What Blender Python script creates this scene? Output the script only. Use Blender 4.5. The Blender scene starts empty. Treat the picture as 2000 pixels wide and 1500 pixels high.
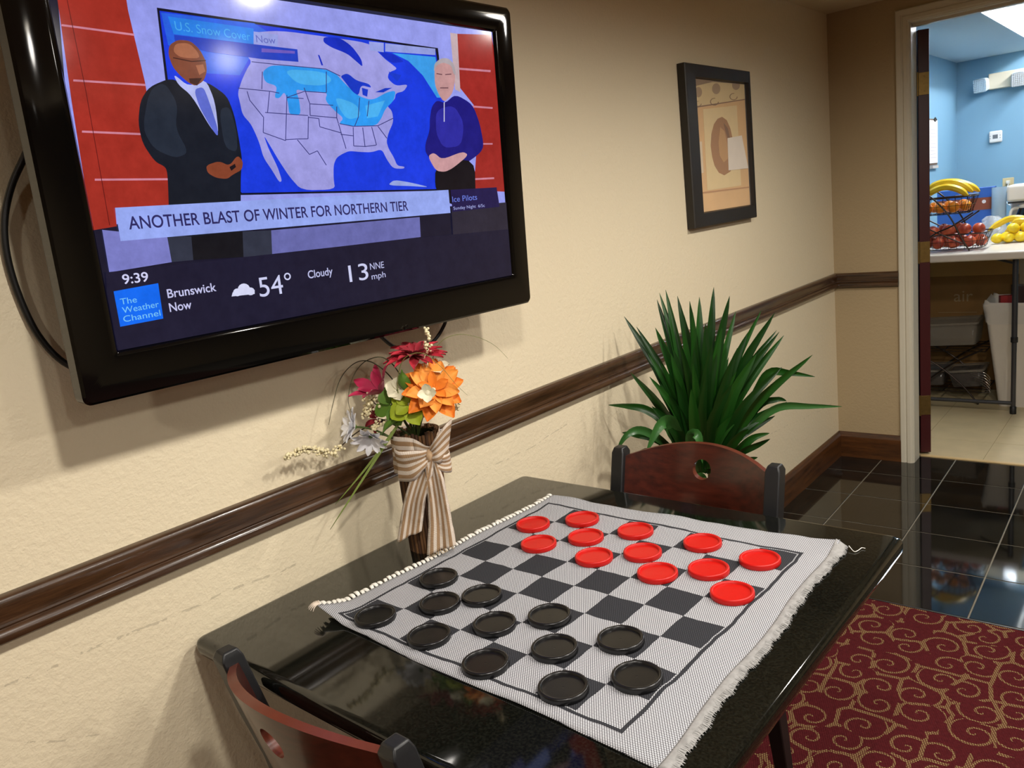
import bpy, math, random
from mathutils import Vector, Matrix
random.seed(7)
sin, cos, PI = math.sin, math.cos, math.pi
scene = bpy.context.scene
COL = scene.collection

# ------------------------------------------------------------------ camera, world, exposure
# world axes: x away from the panelled wall, y along that wall towards the doorway, z up
CAM = Vector((1.3625, -4.1286, 1.437))
YAW, PITCH, ROLL, FPX = 0.7164, -0.2087, -0.1164, 1552.02
_f = Vector((-sin(YAW) * cos(PITCH), cos(YAW) * cos(PITCH), sin(PITCH)))
_r = Vector((cos(YAW), sin(YAW), 0))
_u = _r.cross(_f)
RT = _r * cos(ROLL) + _u * sin(ROLL)
UP = _u * cos(ROLL) - _r * sin(ROLL)
FW = _f
cam_d = bpy.data.cameras.new('camera')
cam_d.sensor_width = 36
cam_d.sensor_fit = 'HORIZONTAL'
cam_d.lens = FPX / 2000 * 36
cam_d.clip_start = 0.02
cam = bpy.data.objects.new('camera', cam_d)
COL.objects.link(cam)
_m = Matrix((RT, UP, -FW)).transposed().to_4x4()
_m.translation = CAM
cam.matrix_world = _m
scene.camera = cam

world = bpy.data.worlds.new('world')
scene.world = world
world.use_nodes = True
world.node_tree.nodes['Background'].inputs[0].default_value = (0.9, 0.85, 0.75, 1)
world.node_tree.nodes['Background'].inputs[1].default_value = 0.02
vs = scene.view_settings
vs.view_transform = 'Standard'
vs.look = 'None'
vs.exposure = 0.0
vs.gamma = 1.0
vs.use_curve_mapping = False
CAN_COLOR, CAN_POWER = (1.0, 0.945, 0.87), 53.0
TROFFER_COLOR, TROFFER_STRENGTH = (0.95, 0.97, 1.0), 84.0

# ------------------------------------------------------------------ pixel helpers (2000 x 1500 frame)
def ray(x, y):
    return FW + RT * ((x - 1000) / FPX) - UP * ((y - 750) / FPX)
def onx(p, x0=0.0):
    d = ray(*p); return CAM + d * ((x0 - CAM.x) / d.x)
def ony(p, y0=0.0):
    d = ray(*p); return CAM + d * ((y0 - CAM.y) / d.y)
def onz(p, z0=0.0):
    d = ray(*p); return CAM + d * ((z0 - CAM.z) / d.z)
def onplane(p, o, n):
    d = ray(*p); return CAM + d * ((o - CAM).dot(n) / d.dot(n))

# ------------------------------------------------------------------ object helpers
def lin(c):
    return c / 12.92 if c <= 0.04045 else ((c + 0.055) / 1.055) ** 2.4
def rgb(r, g, b):
    return (lin(r / 255), lin(g / 255), lin(b / 255), 1.0)

def empty(name, loc=(0, 0, 0), rz=0.0, label=None, cat=None, group=None, kind=None):
    o = bpy.data.objects.new(name, None)
    COL.objects.link(o)
    o.location = loc
    o.rotation_euler = (0, 0, rz)
    o.empty_display_size = 0.05
    return tag(o, label, cat, group, kind)
def tag(o, label=None, cat=None, group=None, kind=None):
    if label: o['label'] = label
    if cat: o['category'] = cat
    if group: o['group'] = group
    if kind: o['kind'] = kind
    return o
def wmat(o):
    m = Matrix.Translation(o.location) @ o.rotation_euler.to_matrix().to_4x4()
    return m if o.parent is None else wmat(o.parent) @ m
def copy_tree(o, parent=None):
    c = o.copy(); COL.objects.link(c); c.parent = parent
    for ch in [k for k in ALL if k.parent is o]:
        copy_tree(ch, c)
    return c
ALL = []

class MB:
    def __init__(s):
        s.v, s.f, s.uv = [], [], []
    def add(s, vs_, fs_, uvs=None):
        n = len(s.v)
        s.v += [Vector(v) for v in vs_]
        s.f += [tuple(i + n for i in f) for f in fs_]
        s.uv += list(uvs) if uvs else [(0, 0)] * len(vs_)
        return s
    def box(s, x0, x1, y0, y1, z0, z1, M=None):
        v = [Vector((x, y, z)) for z in (z0, z1) for y in (y0, y1) for x in (x0, x1)]
        if M: v = [M @ p for p in v]
        return s.add(v, [(0, 2, 3, 1), (4, 5, 7, 6), (0, 1, 5, 4), (2, 6, 7, 3), (0, 4, 6, 2), (1, 3, 7, 5)])
    def grid(s, pts, closed_u=False, closed_v=False, uvs=None, flip=False):
        nu, nv = len(pts), len(pts[0])
        fs = []
        for i in range(nu if closed_u else nu - 1):
            for j in range(nv if closed_v else nv - 1):
                a, b = i * nv + j, ((i + 1) % nu) * nv + j
                c, d = ((i + 1) % nu) * nv + (j + 1) % nv, i * nv + (j + 1) % nv
                fs.append((a, d, c, b) if flip else (a, b, c, d))
        flat = [p for r in pts for p in r]
        fu = [q for r in uvs for q in r] if uvs else None
        return s.add(flat, fs, fu)
    def tube(s, pts, rad, n=8, cap=True):
        pts = [Vector(p) for p in pts]
        if not hasattr(rad, '__len__'): rad = [rad] * len(pts)
        rings = []
        t0 = (pts[1] - pts[0]).normalized()
        nrm = t0.orthogonal().normalized()
        for i, p in enumerate(pts):
            t = (pts[min(i + 1, len(pts) - 1)] - pts[max(i - 1, 0)])
            t = t.normalized() if t.length > 1e-9 else t0
            nrm = (nrm - t * nrm.dot(t))
            nrm = nrm.normalized() if nrm.length > 1e-6 else t.orthogonal().normalized()
            b = t.cross(nrm)
            rings.append([p + (nrm * cos(2 * PI * k / n) + b * sin(2 * PI * k / n)) * rad[i] for k in range(n)])
        base = len(s.v)
        s.grid(rings, closed_v=True, flip=True)
        if cap:
            s.f.append(tuple(base + k for k in range(n)))
            e = base + (len(pts) - 1) * n
            s.f.append(tuple(e + k for k in reversed(range(n))))
        return s
    def lathe(s, prof, n=32, M=None, fr=None):
        M = M or Matrix.Identity(4)
        rings = []
        for (r, z) in prof:
            ring = []
            for k in range(n):
                a = 2 * PI * k / n
                rr = r if fr is None else fr(r, z, k)
                ring.append(M @ Vector((rr * cos(a), rr * sin(a), z)))
            rings.append(ring)
        return s.grid(rings, closed_v=True, flip=True)
    def sphere(s, c, r, n=8, m=6, sc=(1, 1, 1), M=None):
        c = Vector(c)
        rows = []
        for i in range(m + 1):
            t = PI * i / m
            row = []
            for k in range(n):
                v = Vector((sin(t) * cos(2 * PI * k / n) * sc[0], sin(t) * sin(2 * PI * k / n) * sc[1], -cos(t) * sc[2])) * r
                row.append(c + (M @ v if M else v))
            rows.append(row)
        return s.grid(rows, closed_v=True, flip=True)
    def prism(s, poly, vec):
        poly = [Vector(p) for p in poly]; vec = Vector(vec); n = len(poly)
        return s.add(poly + [p + vec for p in poly],
                     [tuple(reversed(range(n))), tuple(range(n, 2 * n))] + [(i, (i + 1) % n, n + (i + 1) % n, n + i) for i in range(n)])
    def sweep(s, prof, path, closed=False):
        # prof: list of (offset vector list) per path point
        return s.grid(prof, closed_v=closed)
    def build(s, name, m, parent=None, label=None, cat=None, group=None, kind=None, world=True, smooth=40, bevel=0, seg=2, fix=True, solid=0, subd=0):
        me = bpy.data.meshes.new(name)
        v = s.v
        if parent is not None and world:
            inv = wmat(parent).inverted()
            v = [inv @ p for p in v]
        me.from_pydata([tuple(p) for p in v], [], s.f)
        if any(q != (0, 0) for q in s.uv):
            lay = me.uv_layers.new(name='UVMap')
            for l in me.loops:
                lay.data[l.index].uv = s.uv[l.vertex_index]
        me.update()
        if fix:
            import bmesh
            bm = bmesh.new(); bm.from_mesh(me)
            bmesh.ops.remove_doubles(bm, verts=bm.verts, dist=1e-6)
            bmesh.ops.recalc_face_normals(bm, faces=bm.faces)
            bm.to_mesh(me); bm.free()
        if smooth:
            me.polygons.foreach_set('use_smooth', [True] * len(me.polygons))
            try: me.set_sharp_from_angle(angle=math.radians(smooth))
            except Exception: pass
        me.materials.append(m)
        o = bpy.data.objects.new(name, me)
        COL.objects.link(o)
        if parent is not None: o.parent = parent
        if solid:
            md = o.modifiers.new('solid', 'SOLIDIFY'); md.thickness = solid; md.offset = 0
        if subd:
            md = o.modifiers.new('sub', 'SUBSURF'); md.levels = subd; md.render_levels = subd
        if bevel:
            md = o.modifiers.new('bevel', 'BEVEL'); md.width = bevel; md.segments = seg; md.limit_method = 'ANGLE'; md.angle_limit = math.radians(35)
        ALL.append(o)
        return tag(o, label, cat, group, kind)

def bez(a, b, c, n=10):
    a, b, c = Vector(a), Vector(b), Vector(c)
    return [a * (1 - t) ** 2 + b * 2 * t * (1 - t) + c * t * t for t in [i / n for i in range(n + 1)]]
def spline(pts, n=6):
    pts = [Vector(p) for p in pts]
    out = []
    for i in range(len(pts) - 1):
        p0, p1, p2, p3 = pts[max(i - 1, 0)], pts[i], pts[i + 1], pts[min(i + 2, len(pts) - 1)]
        for k in range(n):
            t = k / n
            out.append(0.5 * ((2 * p1) + (p2 - p0) * t + (2 * p0 - 5 * p1 + 4 * p2 - p3) * t * t + (3 * p1 - p0 - 3 * p2 + p3) * t ** 3))
    out.append(pts[-1])
    return out
def frame_from(n, up=Vector((0, 0, 1))):
    n = Vector(n).normalized()
    x = up.cross(n)
    x = x.normalized() if x.length > 1e-4 else Vector((1, 0, 0))
    y = n.cross(x)
    return Matrix((x, y, n)).transposed()
def clip_poly(poly, tests):
    # poly: list of 2-tuples; tests: list of (a,b,c) keeping a*x+b*y+c >= 0
    for a, b, c in tests:
        out = []
        for i in range(len(poly)):
            p, q = poly[i], poly[(i + 1) % len(poly)]
            dp, dq = a * p[0] + b * p[1] + c, a * q[0] + b * q[1] + c
            if dp >= 0: out.append(p)
            if (dp >= 0) != (dq >= 0):
                t = dp / (dp - dq)
                out.append((p[0] + (q[0] - p[0]) * t, p[1] + (q[1] - p[1]) * t))
        poly = out
        if len(poly) < 3: return []
    return poly
def text_geo(txt, bold=False):
    cu = bpy.data.curves.new('t', 'FONT')
    cu.body = txt
    cu.size = 1.0
    if bold: cu.offset = 0.012
    o = bpy.data.objects.new('t', cu)
    COL.objects.link(o)
    bpy.context.view_layer.update()
    dg = bpy.context.evaluated_depsgraph_get()
    me = o.evaluated_get(dg).to_mesh()
    vs_ = [(v.co.x, v.co.y) for v in me.vertices]
    fs_ = [tuple(p.vertices) for p in me.polygons]
    o.evaluated_get(dg).to_mesh_clear()
    bpy.data.objects.remove(o); bpy.data.curves.remove(cu)
    return vs_, fs_

# ------------------------------------------------------------------ materials
MATS = {}
class NT:
    def __init__(s, name):
        s.m = bpy.data.materials.new(name); s.m.use_nodes = True
        s.t = s.m.node_tree; s.b = s.t.nodes['Principled BSDF']
    def node(s, typ, **k):
        n = s.t.nodes.new(typ)
        for a, b in k.items(): setattr(n, a, b)
        return n
    def put(s, sock, v):
        if isinstance(v, bpy.types.NodeSocket): s.t.links.new(v, sock)
        elif v is not None: sock.default_value = v
    def math(s, op, a, b=None, c=None, clamp=False):
        n = s.node('ShaderNodeMath', operation=op, use_clamp=clamp)
        for i, v in enumerate((a, b, c)):
            if v is not None: s.put(n.inputs[i], v)
        return n.outputs[0]
    def mix(s, f, a, b, blend='MIX'):
        n = s.node('ShaderNodeMix', data_type='RGBA', blend_type=blend)
        s.put(n.inputs[0], f); s.put(n.inputs[6], a); s.put(n.inputs[7], b)
        return n.outputs[2]
    def coord(s, kind='Object'):
        return s.node('ShaderNodeTexCoord').outputs[kind]
    def mapping(s, v, scale=(1, 1, 1), rot=(0, 0, 0), loc=(0, 0, 0)):
        n = s.node('ShaderNodeMapping')
        s.put(n.inputs[0], v); n.inputs['Scale'].default_value = scale; n.inputs['Rotation'].default_value = rot; n.inputs['Location'].default_value = loc
        return n.outputs[0]
    def noise(s, v, scale, detail=2, rough=0.5, out='Fac'):
        n = s.node('ShaderNodeTexNoise')
        s.put(n.inputs['Vector'], v); n.inputs['Scale'].default_value = scale; n.inputs['Detail'].default_value = detail; n.inputs['Roughness'].default_value = rough
        return n.outputs[out]
    def ramp(s, f, stops):
        n = s.node('ShaderNodeValToRGB')
        s.put(n.inputs[0], f)
        e = n.color_ramp.elements
        while len(e) < len(stops): e.new(0.5)
        for el, (p, c) in zip(e, stops): el.position = p; el.color = c
        return n.outputs[0]
    def sep(s, v):
        n = s.node('ShaderNodeSeparateXYZ'); s.put(n.inputs[0], v); return n.outputs
    def bump(s, h, strength=0.3, dist=0.01):
        n = s.node('ShaderNodeBump'); s.put(n.inputs['Height'], h); n.inputs['Strength'].default_value = strength; n.inputs['Distance'].default_value = dist
        s.t.links.new(n.outputs[0], s.b.inputs['Normal'])
    def col(s, c): s.put(s.b.inputs['Base Color'], c)
    def set(s, **k):
        for a, b in k.items(): s.put(s.b.inputs[a.replace('_', ' ')], b)
        return s

def mat(name, c, rough=0.5, metal=0.0, spec=None, var=0.0, vs_=20, trans=0, bump=0, bs=80, emis=None, es=1.0, alpha=None, coat=0, sss=0, ior=None):
    if name in MATS: return MATS[name]
    n = NT(name)
    n.b.inputs['Roughness'].default_value = rough
    n.b.inputs['Metallic'].default_value = metal
    if spec is not None: n.b.inputs['Specular IOR Level'].default_value = spec
    if ior: n.b.inputs['IOR'].default_value = ior
    if coat: n.b.inputs['Coat Weight'].default_value = coat; n.b.inputs['Coat Roughness'].default_value = 0.08
    if trans: n.b.inputs['Transmission Weight'].default_value = trans
    if alpha is not None: n.b.inputs['Alpha'].default_value = alpha
    if sss: n.b.inputs['Subsurface Weight'].default_value = sss; n.b.inputs['Subsurface Radius'].default_value = (0.01, 0.008, 0.004)
    if var:
        f = n.noise(n.coord(), vs_, 3)
        d = tuple(x * (1 - var) for x in c[:3]) + (1,); l = tuple(min(1, x * (1 + var)) for x in c[:3]) + (1,)
        n.col(n.mix(f, d, l))
    else: n.col(c)
    if bump: n.bump(n.noise(n.coord(), bs, 3), bump, 0.004)
    if emis: n.b.inputs['Emission Color'].default_value = emis; n.b.inputs['Emission Strength'].default_value = es
    MATS[name] = n.m
    return n.m

def wood(name, dark, light, rough=0.3, axis=1, sc=1.0, coat=0.3):
    n = NT(name)
    s = [14 * sc, 14 * sc, 14 * sc]; s[axis] = 1.2 * sc
    c = n.mapping(n.coord(), scale=tuple(s))
    f1 = n.noise(c, 4.0, 6, 0.65)
    f2 = n.noise(n.mapping(n.coord(), scale=tuple(k * 6 for k in s)), 5.0, 3)
    f = n.math('ADD', n.math('MULTIPLY', f1, 0.75), n.math('MULTIPLY', f2, 0.25))
    n.col(n.ramp(f, [(0.32, dark), (0.68, light)]))
    n.b.inputs['Roughness'].default_value = rough
    n.b.inputs['Coat Weight'].default_value = coat; n.b.inputs['Coat Roughness'].default_value = 0.12
    n.bump(f2, 0.05, 0.002)
    MATS[name] = n.m
    return n.m

def wall_mat(name, c, scuffs=()):
    n = NT(name)
    co = n.coord()
    base = c
    if scuffs:
        x, y, z = n.sep(co)
        total = None
        for (ya, za, yb, zb, w, thr) in scuffs:
            sl = (zb - za) / (yb - ya)
            line = n.math('ADD', n.math('MULTIPLY', n.math('SUBTRACT', y, ya), sl), za)
            wob = n.math('MULTIPLY', n.math('SUBTRACT', n.noise(n.mapping(co, scale=(1, 5, 0.3)), 1.0, 2), 0.5), 0.035)
            d = n.math('ABSOLUTE', n.math('SUBTRACT', n.math('SUBTRACT', z, line), wob))
            near = n.math('LESS_THAN', d, n.math('MULTIPLY', n.noise(n.mapping(co, scale=(1, 60, 120)), 1.0, 3), w))
            seg = n.math('GREATER_THAN', n.noise(n.mapping(co, scale=(1, 38, 90)), 1.0, 4), thr)
            rng = n.math('MULTIPLY', n.math('GREATER_THAN', y, ya), n.math('LESS_THAN', y, yb))
            k = n.math('MULTIPLY', n.math('MULTIPLY', near, seg), rng)
            total = k if total is None else n.math('MAXIMUM', total, k)
        base = n.mix(n.math('MULTIPLY', total, 0.32), c, rgb(112, 104, 90))
    big = n.noise(co, 1.5, 2)
    n.col(n.mix(n.math('MULTIPLY', big, 0.12), base, rgb(205, 190, 160), 'MIX'))
    n.b.inputs['Roughness'].default_value = 0.55
    n.b.inputs['Specular IOR Level'].default_value = 0.3
    h = n.math('ADD', n.noise(co, 75, 3, 0.55), n.math('MULTIPLY', n.noise(co, 220, 2), 0.35))
    n.bump(h, 0.32, 0.006)
    MATS[name] = n.m
    return n.m

_s = [onx((10, 1345)), onx((600, 1092)), onx((900, 948)), onx((1110, 828)), onx((1500, 850)), onx((1625, 790))]
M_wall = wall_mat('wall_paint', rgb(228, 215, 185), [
    (_s[0].y, _s[0].z, _s[1].y, _s[1].z, 0.0045, 0.5), (_s[2].y, _s[2].z, _s[3].y, _s[3].z, 0.003, 0.5),
    (_s[4].y, _s[4].z, _s[5].y, _s[5].z, 0.003, 0.54), (_s[0].y, _s[0].z - 0.10, _s[0].y + 0.12, _s[0].z - 0.16, 0.0035, 0.5)])
M_wall2 = wall_mat('wall_paint_dimmed', rgb(172, 152, 118))  # cream paint darkened in colour to stand in for the end wall's dimmer light
M_ceil = wall_mat('ceiling_paint', rgb(215, 200, 165))
M_rail = wood('dark_walnut_rail', rgb(36, 23, 14), rgb(84, 57, 35), 0.28, 1)
M_railx = wood('dark_walnut_rail_end', rgb(36, 23, 14), rgb(84, 57, 35), 0.28, 0)
M_base = wood('baseboard_wood', rgb(42, 22, 9), rgb(98, 58, 24), 0.35, 1)
M_basex = wood('baseboard_wood_end', rgb(42, 22, 9), rgb(98, 58, 24), 0.35, 0)
M_trim = mat('white_trim_paint', rgb(206, 200, 182), 0.4, var=0.04, vs_=30)
M_grout = mat('grey_grout', rgb(118, 112, 98), 0.8, var=0.12, vs_=60)
def tile_mat():
    n = NT('black_polished_tile')
    co = n.coord()
    f = n.noise(co, 5, 5, 0.6)
    n.col(n.ramp(f, [(0.3, rgb(9, 9, 8)), (0.75, rgb(27, 26, 24))]))
    n.b.inputs['Roughness'].default_value = 0.05
    n.b.inputs['IOR'].default_value = 1.66
    n.bump(n.noise(co, 7, 2), 0.02, 0.004)
    return n.m
M_tile = tile_mat()
M_ktile = mat('beige_vinyl_tile', rgb(196, 178, 138), 0.4, var=0.16, vs_=9)
M_kgrout = mat('tan_grout', rgb(150, 130, 95), 0.8)

def carpet_mat():
    n = NT('burgundy_scroll_carpet')
    co = n.mapping(n.coord(), scale=(1, 1, 0.0))
    P = 0.105
    wob = n.node('ShaderNodeVectorMath', operation='ADD')
    nz = n.node('ShaderNodeVectorMath', operation='SCALE')
    n.put(nz.inputs[0], n.noise(co, 9, 1, out='Color')); nz.inputs['Scale'].default_value = 0.012
    n.put(wob.inputs[0], co); n.put(wob.inputs[1], nz.outputs[0])
    def layer(off, scale, turns, rmax, w):
        v = n.node('ShaderNodeTexVoronoi', voronoi_dimensions='2D', feature='F1')
        v.inputs['Scale'].default_value = 1 / scale
        v.inputs['Randomness'].default_value = 0.62
        mp = n.mapping(wob.outputs[0], loc=(off, off * 0.7, 0))
        n.put(v.inputs['Vector'], mp)
        sb = n.node('ShaderNodeVectorMath', operation='SUBTRACT')
        n.put(sb.inputs[0], mp); n.put(sb.inputs[1], v.outputs['Position'])
        x, y, _ = n.sep(sb.outputs[0])
        cc = n.sep(v.outputs['Color'])
        sg = n.math('SUBTRACT', n.math('MULTIPLY', n.math('GREATER_THAN', cc[0], 0.5), 2.0), 1.0)
        th = n.math('DIVIDE', n.math('ARCTAN2', y, n.math('MULTIPLY', x, sg)), 2 * PI)
        r = n.math('DIVIDE', v.outputs['Distance'], 1.0)
        ph = n.math('FRACT', n.math('ADD', n.math('ADD', th, n.math('MULTIPLY', n.math('POWER', r, 0.8), turns)), cc[1]))
        d = n.math('ABSOLUTE', n.math('SUBTRACT', ph, 0.5))
        wid = n.math('MULTIPLY', w, n.math('ADD', 0.6, n.math('MULTIPLY', n.noise(co, 22, 1), 0.8)))
        sp = n.math('MULTIPLY', n.math('LESS_THAN', d, wid), n.math('LESS_THAN', r, rmax))
        return sp, v
    sp, v = layer(0.0, P, 2.4, 0.62, 0.088)
    e = n.node('ShaderNodeTexVoronoi', voronoi_dimensions='2D', feature='DISTANCE_TO_EDGE')
    e.inputs['Scale'].default_value = 1 / P; e.inputs['Randomness'].default_value = 0.62
    n.put(e.inputs['Vector'], wob.outputs[0])
    gate = n.math('GREATER_THAN', n.noise(co, 11, 1), 0.47)
    ed = n.math('MULTIPLY', n.math('LESS_THAN', e.outputs['Distance'], 0.055), gate)
    mask = n.math('MAXIMUM', sp, ed)
    # yarn tufts
    x, y, _ = n.sep(n.coord())
    tx = n.math('ABSOLUTE', n.math('SINE', n.math('MULTIPLY', n.math('ADD', x, n.math('MULTIPLY', y, 0.5)), PI / 0.0062)))
    ty = n.math('ABSOLUTE', n.math('SINE', n.math('MULTIPLY', y, PI / 0.0062)))
    tuft = n.math('MULTIPLY', tx, ty)
    dots = n.math('MULTIPLY', mask, n.math('GREATER_THAN', tuft, 0.40))
    base = n.mix(n.noise(co, 90, 2), rgb(66, 18, 22), rgb(92, 30, 34))
    tan = n.mix(n.noise(co, 130, 2), rgb(130, 108, 68), rgb(168, 146, 100))
    c = n.mix(dots, base, tan)
    n.col(c)
    n.b.inputs['Roughness'].default_value = 0.95
    n.b.inputs['Specular IOR Level'].default_value = 0.1
    n.bump(n.math('ADD', tuft, n.noise(co, 400, 2)), 0.5, 0.004)
    return n.m
M_carpet = carpet_mat()

# ------------------------------------------------------------------ the setting
CEIL = 2.19
HRT, HRB, HBT = 0.9623, 0.886, 0.134
XF, YB = 6.0, -7.5               # far side and back of the lounge
def struct(name, mb, m, **k):
    return mb.build(name, m, kind='structure', **k)
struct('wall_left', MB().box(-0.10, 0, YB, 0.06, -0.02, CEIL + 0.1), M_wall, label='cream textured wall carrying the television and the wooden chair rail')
DX0, DX1, DZ = 0.367, 1.26, 2.068        # door opening
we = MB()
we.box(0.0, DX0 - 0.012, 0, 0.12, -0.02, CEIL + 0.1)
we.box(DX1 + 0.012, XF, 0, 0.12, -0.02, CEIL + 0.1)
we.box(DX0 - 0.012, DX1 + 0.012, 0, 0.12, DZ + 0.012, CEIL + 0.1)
struct('wall_end', we, M_wall2, fix=False, label='cream wall coloured darker for its dimmer light, with the open doorway to the blue kitchen')
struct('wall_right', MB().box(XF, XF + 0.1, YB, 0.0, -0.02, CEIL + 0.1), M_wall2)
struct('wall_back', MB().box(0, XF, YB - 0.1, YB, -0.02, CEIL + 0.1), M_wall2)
struct('wall_header', MB().box(3.35, 3.5, YB, 0.0, 1.98, CEIL), M_wall)

# ceiling with square cut-outs for the recessed cans
CANS = [(1.30, -1.45), (1.25, -2.60), (1.25, -3.68), (2.72, -1.85), (2.62, -2.75), (2.6, -4.2), (1.3, -5.3), (4.4, -2.5), (4.4, -5.0)]
HS = 0.085
xs = sorted({-0.1, XF} | {c[0] - HS for c in CANS} | {c[0] + HS for c in CANS})
ys = sorted({YB, 0.0} | {c[1] - HS for c in CANS} | {c[1] + HS for c in CANS})
cb = MB()
for i in range(len(xs) - 1):
    for j in range(len(ys) - 1):
        mx, my = (xs[i] + xs[i + 1]) / 2, (ys[j] + ys[j + 1]) / 2
        if any(abs(mx - c[0]) < HS and abs(my - c[1]) < HS for c in CANS): continue
        cb.add([(xs[i], ys[j], CEIL), (xs[i], ys[j + 1], CEIL), (xs[i + 1], ys[j + 1], CEIL), (xs[i + 1], ys[j], CEIL)], [(0, 1, 2, 3)])
struct('ceiling', cb, M_ceil, fix=False, smooth=0)

# chair rail: moulded profile swept along wall and end wall
RP = [(0, 1), (.010, 1), (.015, .975), (.0185, .91), (.019, .80), (.0175, .66), (.0145, .56), (.0145, .50), (.0185, .465), (.0195, .42), (.0175, .375), (.0215, .335), (.0255, .27), (.0262, .19), (.0245, .12), (.019, .085), (.008, .06), (.004, 0), (0, 0)]
H = HRT - HRB
struct('trim_1', MB().grid([[(d, y, HRB + t * H) for d, t in RP] for y in (YB, -0.0262)] + [[(d, -d, HRB + t * H) for d, t in RP]]), M_rail, label='dark walnut chair rail running along the cream wall', fix=True)
struct('trim_2', MB().grid([[(d, -d, HRB + t * H) for d, t in RP], [(0.304, -d, HRB + t * H) for d, t in RP]]), M_railx, label='short dark walnut chair rail between corner and door casing')
BPf = [(0, 1), (.004, 1), (.008, .97), (.0095, .9), (.0135, .86), (.0145, .8), (.015, .02), (.015, 0), (0, 0)]
struct('baseboard_left', MB().grid([[(d, YB, t * HBT) for d, t in BPf], [(d, -d, t * HBT) for d, t in BPf]]), M_base, label='brown wooden baseboard along the cream wall')
struct('baseboard_end', MB().grid([[(d, -d, t * HBT) for d, t in BPf], [(0.31, -d, t * HBT) for d, t in BPf]]), M_basex, label='short brown wooden baseboard beside the door casing')

# door casing and jamb
CP = [(0.0, 0.0), (0.0, 0.012), (0.006, 0.016), (0.030, 0.016), (0.034, 0.013), (0.040, 0.013), (0.046, 0.018), (0.066, 0.019), (0.072, 0.015), (0.077, 0.015), (0.083, 0.010), (0.083, 0.0)]
CO = 0.304                              # outer edge of the casing
def casing_ring(fx):
    return [fx(w, d) for w, d in CP]
top = DZ + 0.002
CP = [(w * 0.73, d) for w, d in CP]; CW = CP[-1][0]
rings = [casing_ring(lambda w, d: (CO + w, -d, 0.0)), casing_ring(lambda w, d: (CO + w, -d, top + CW - w)),
         casing_ring(lambda w, d: (DX1 + 0.002 + CW - w, -d, top + CW - w)), casing_ring(lambda w, d: (DX1 + 0.002 + CW - w, -d, 0.0))]
cas = empty('trim_3', (CO, 0, 0), kind='structure', label='white painted moulded casing around the kitchen doorway')
MB().grid(rings).build('casing', M_trim, cas, smooth=25)
jb = MB()
jb.box(DX0 - 0.012, DX0, -0.004, 0.088, 0, DZ); jb.box(DX1, DX1 + 0.012, -0.004, 0.124, 0, DZ); jb.box(DX0 - 0.012, DX1 + 0.012, -0.004, 0.124, DZ, DZ + 0.012)
jb.build('jamb', M_trim, cas, fix=False)
sb = MB()
sb.box(DX1 - 0.012, DX1, 0.035, 0.07, 0, DZ - 0.012); sb.box(DX0, DX1, 0.035, 0.07, DZ - 0.012, DZ)
sb.build('door_stop', M_trim, cas, fix=False)

# floor: grout bed with each polished tile its own piece, carpet in front
YC, YT, GA = -1.4852, 0.1086, 0.0173
fl = struct('floor', MB().box(0, XF, YC, YT, -0.03, -0.0015), M_grout, label='black polished tile floor in front of the doorway')
gx0, gxs, gy0, gys = 0.2122, 0.3186, -0.2236, 0.3155
ca, sa = cos(GA), sin(GA)
for i in range(-1, 12):
    for j in range(-4, 3):
        g = 0.0022
        q = [(gx0 + i * gxs + g, gy0 + j * gys + g), (gx0 + (i + 1) * gxs - g, gy0 + j * gys + g), (gx0 + (i + 1) * gxs - g, gy0 + (j + 1) * gys - g), (gx0 + i * gxs + g, gy0 + (j + 1) * gys - g)]
        q = [(x * ca - y * sa, x * sa + y * ca) for x, y in q]
        q = clip_poly(q, [(1, 0, -0.002), (0, -1, YT - 0.002), (0, 1, -YC - 0.001), (-1, 0, XF)])
        if not q: continue
        polys = [q]
        for pl in polys:
            t = 0.0008 * (random.random() - 0.5)
            MB().prism([(x, y, -0.006) for x, y in pl], (0, 0, 0.006 + t * 0.3)).build('tile', M_tile, fl, bevel=0.0012, seg=1, smooth=0)
struct('floor_carpet', MB().box(0, XF, YB, YC, -0.03, 0.004), M_carpet, label='burgundy carpet with tan scroll pattern')
struct('trim_4', MB().box(0, XF, YC - 0.002, YC + 0.004, -0.005, 0.0055), mat('black_edge_strip', rgb(22, 20, 18), 0.4), label='thin black edging between carpet and tiles')

# kitchen shell
KX0, KX1, KY1 = -0.08, 2.4, 3.2
M_kwall = mat('blue_wall_paint', rgb(122, 164, 190), 0.6, var=0.03, vs_=3)
M_kceil = mat('pale_blue_ceiling_paint', rgb(176, 200, 214), 0.7)
struct('wall_kitchen_left', MB().box(KX0 - 0.1, KX0, 0.12, KY1 + 0.1, -0.02, CEIL + 0.3), M_kwall)
struct('wall_kitchen_back', MB().box(KX0, KX1, KY1, KY1 + 0.1, -0.02, CEIL + 0.3), M_kwall, label='blue kitchen wall behind the breakfast table')
struct('wall_kitchen_right', MB().box(KX1, KX1 + 0.1, 0.12, KY1 + 0.1, -0.02, CEIL + 0.3), M_kwall)
LX0, LX1, LY0, LY1, LD = 0.47, 0.78, 0.70, 3.18, 0.11
kc = MB()
for (a, b, c, d) in ((KX0, LX0, 0.12, KY1), (LX1, KX1, 0.12, KY1), (LX0, LX1, 0.12, LY0), (LX0, LX1, LY1, KY1)):
    kc.add([(a, c, CEIL), (a, d, CEIL), (b, d, CEIL), (b, c, CEIL)], [(0, 1, 2, 3)])
struct('ceiling_kitchen', kc, M_kceil, fix=False, smooth=0)
kf = struct('floor_kitchen', MB().box(KX0, KX1, YT, KY1, -0.03, -0.001), M_kgrout, label='beige tiled kitchen floor')
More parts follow.
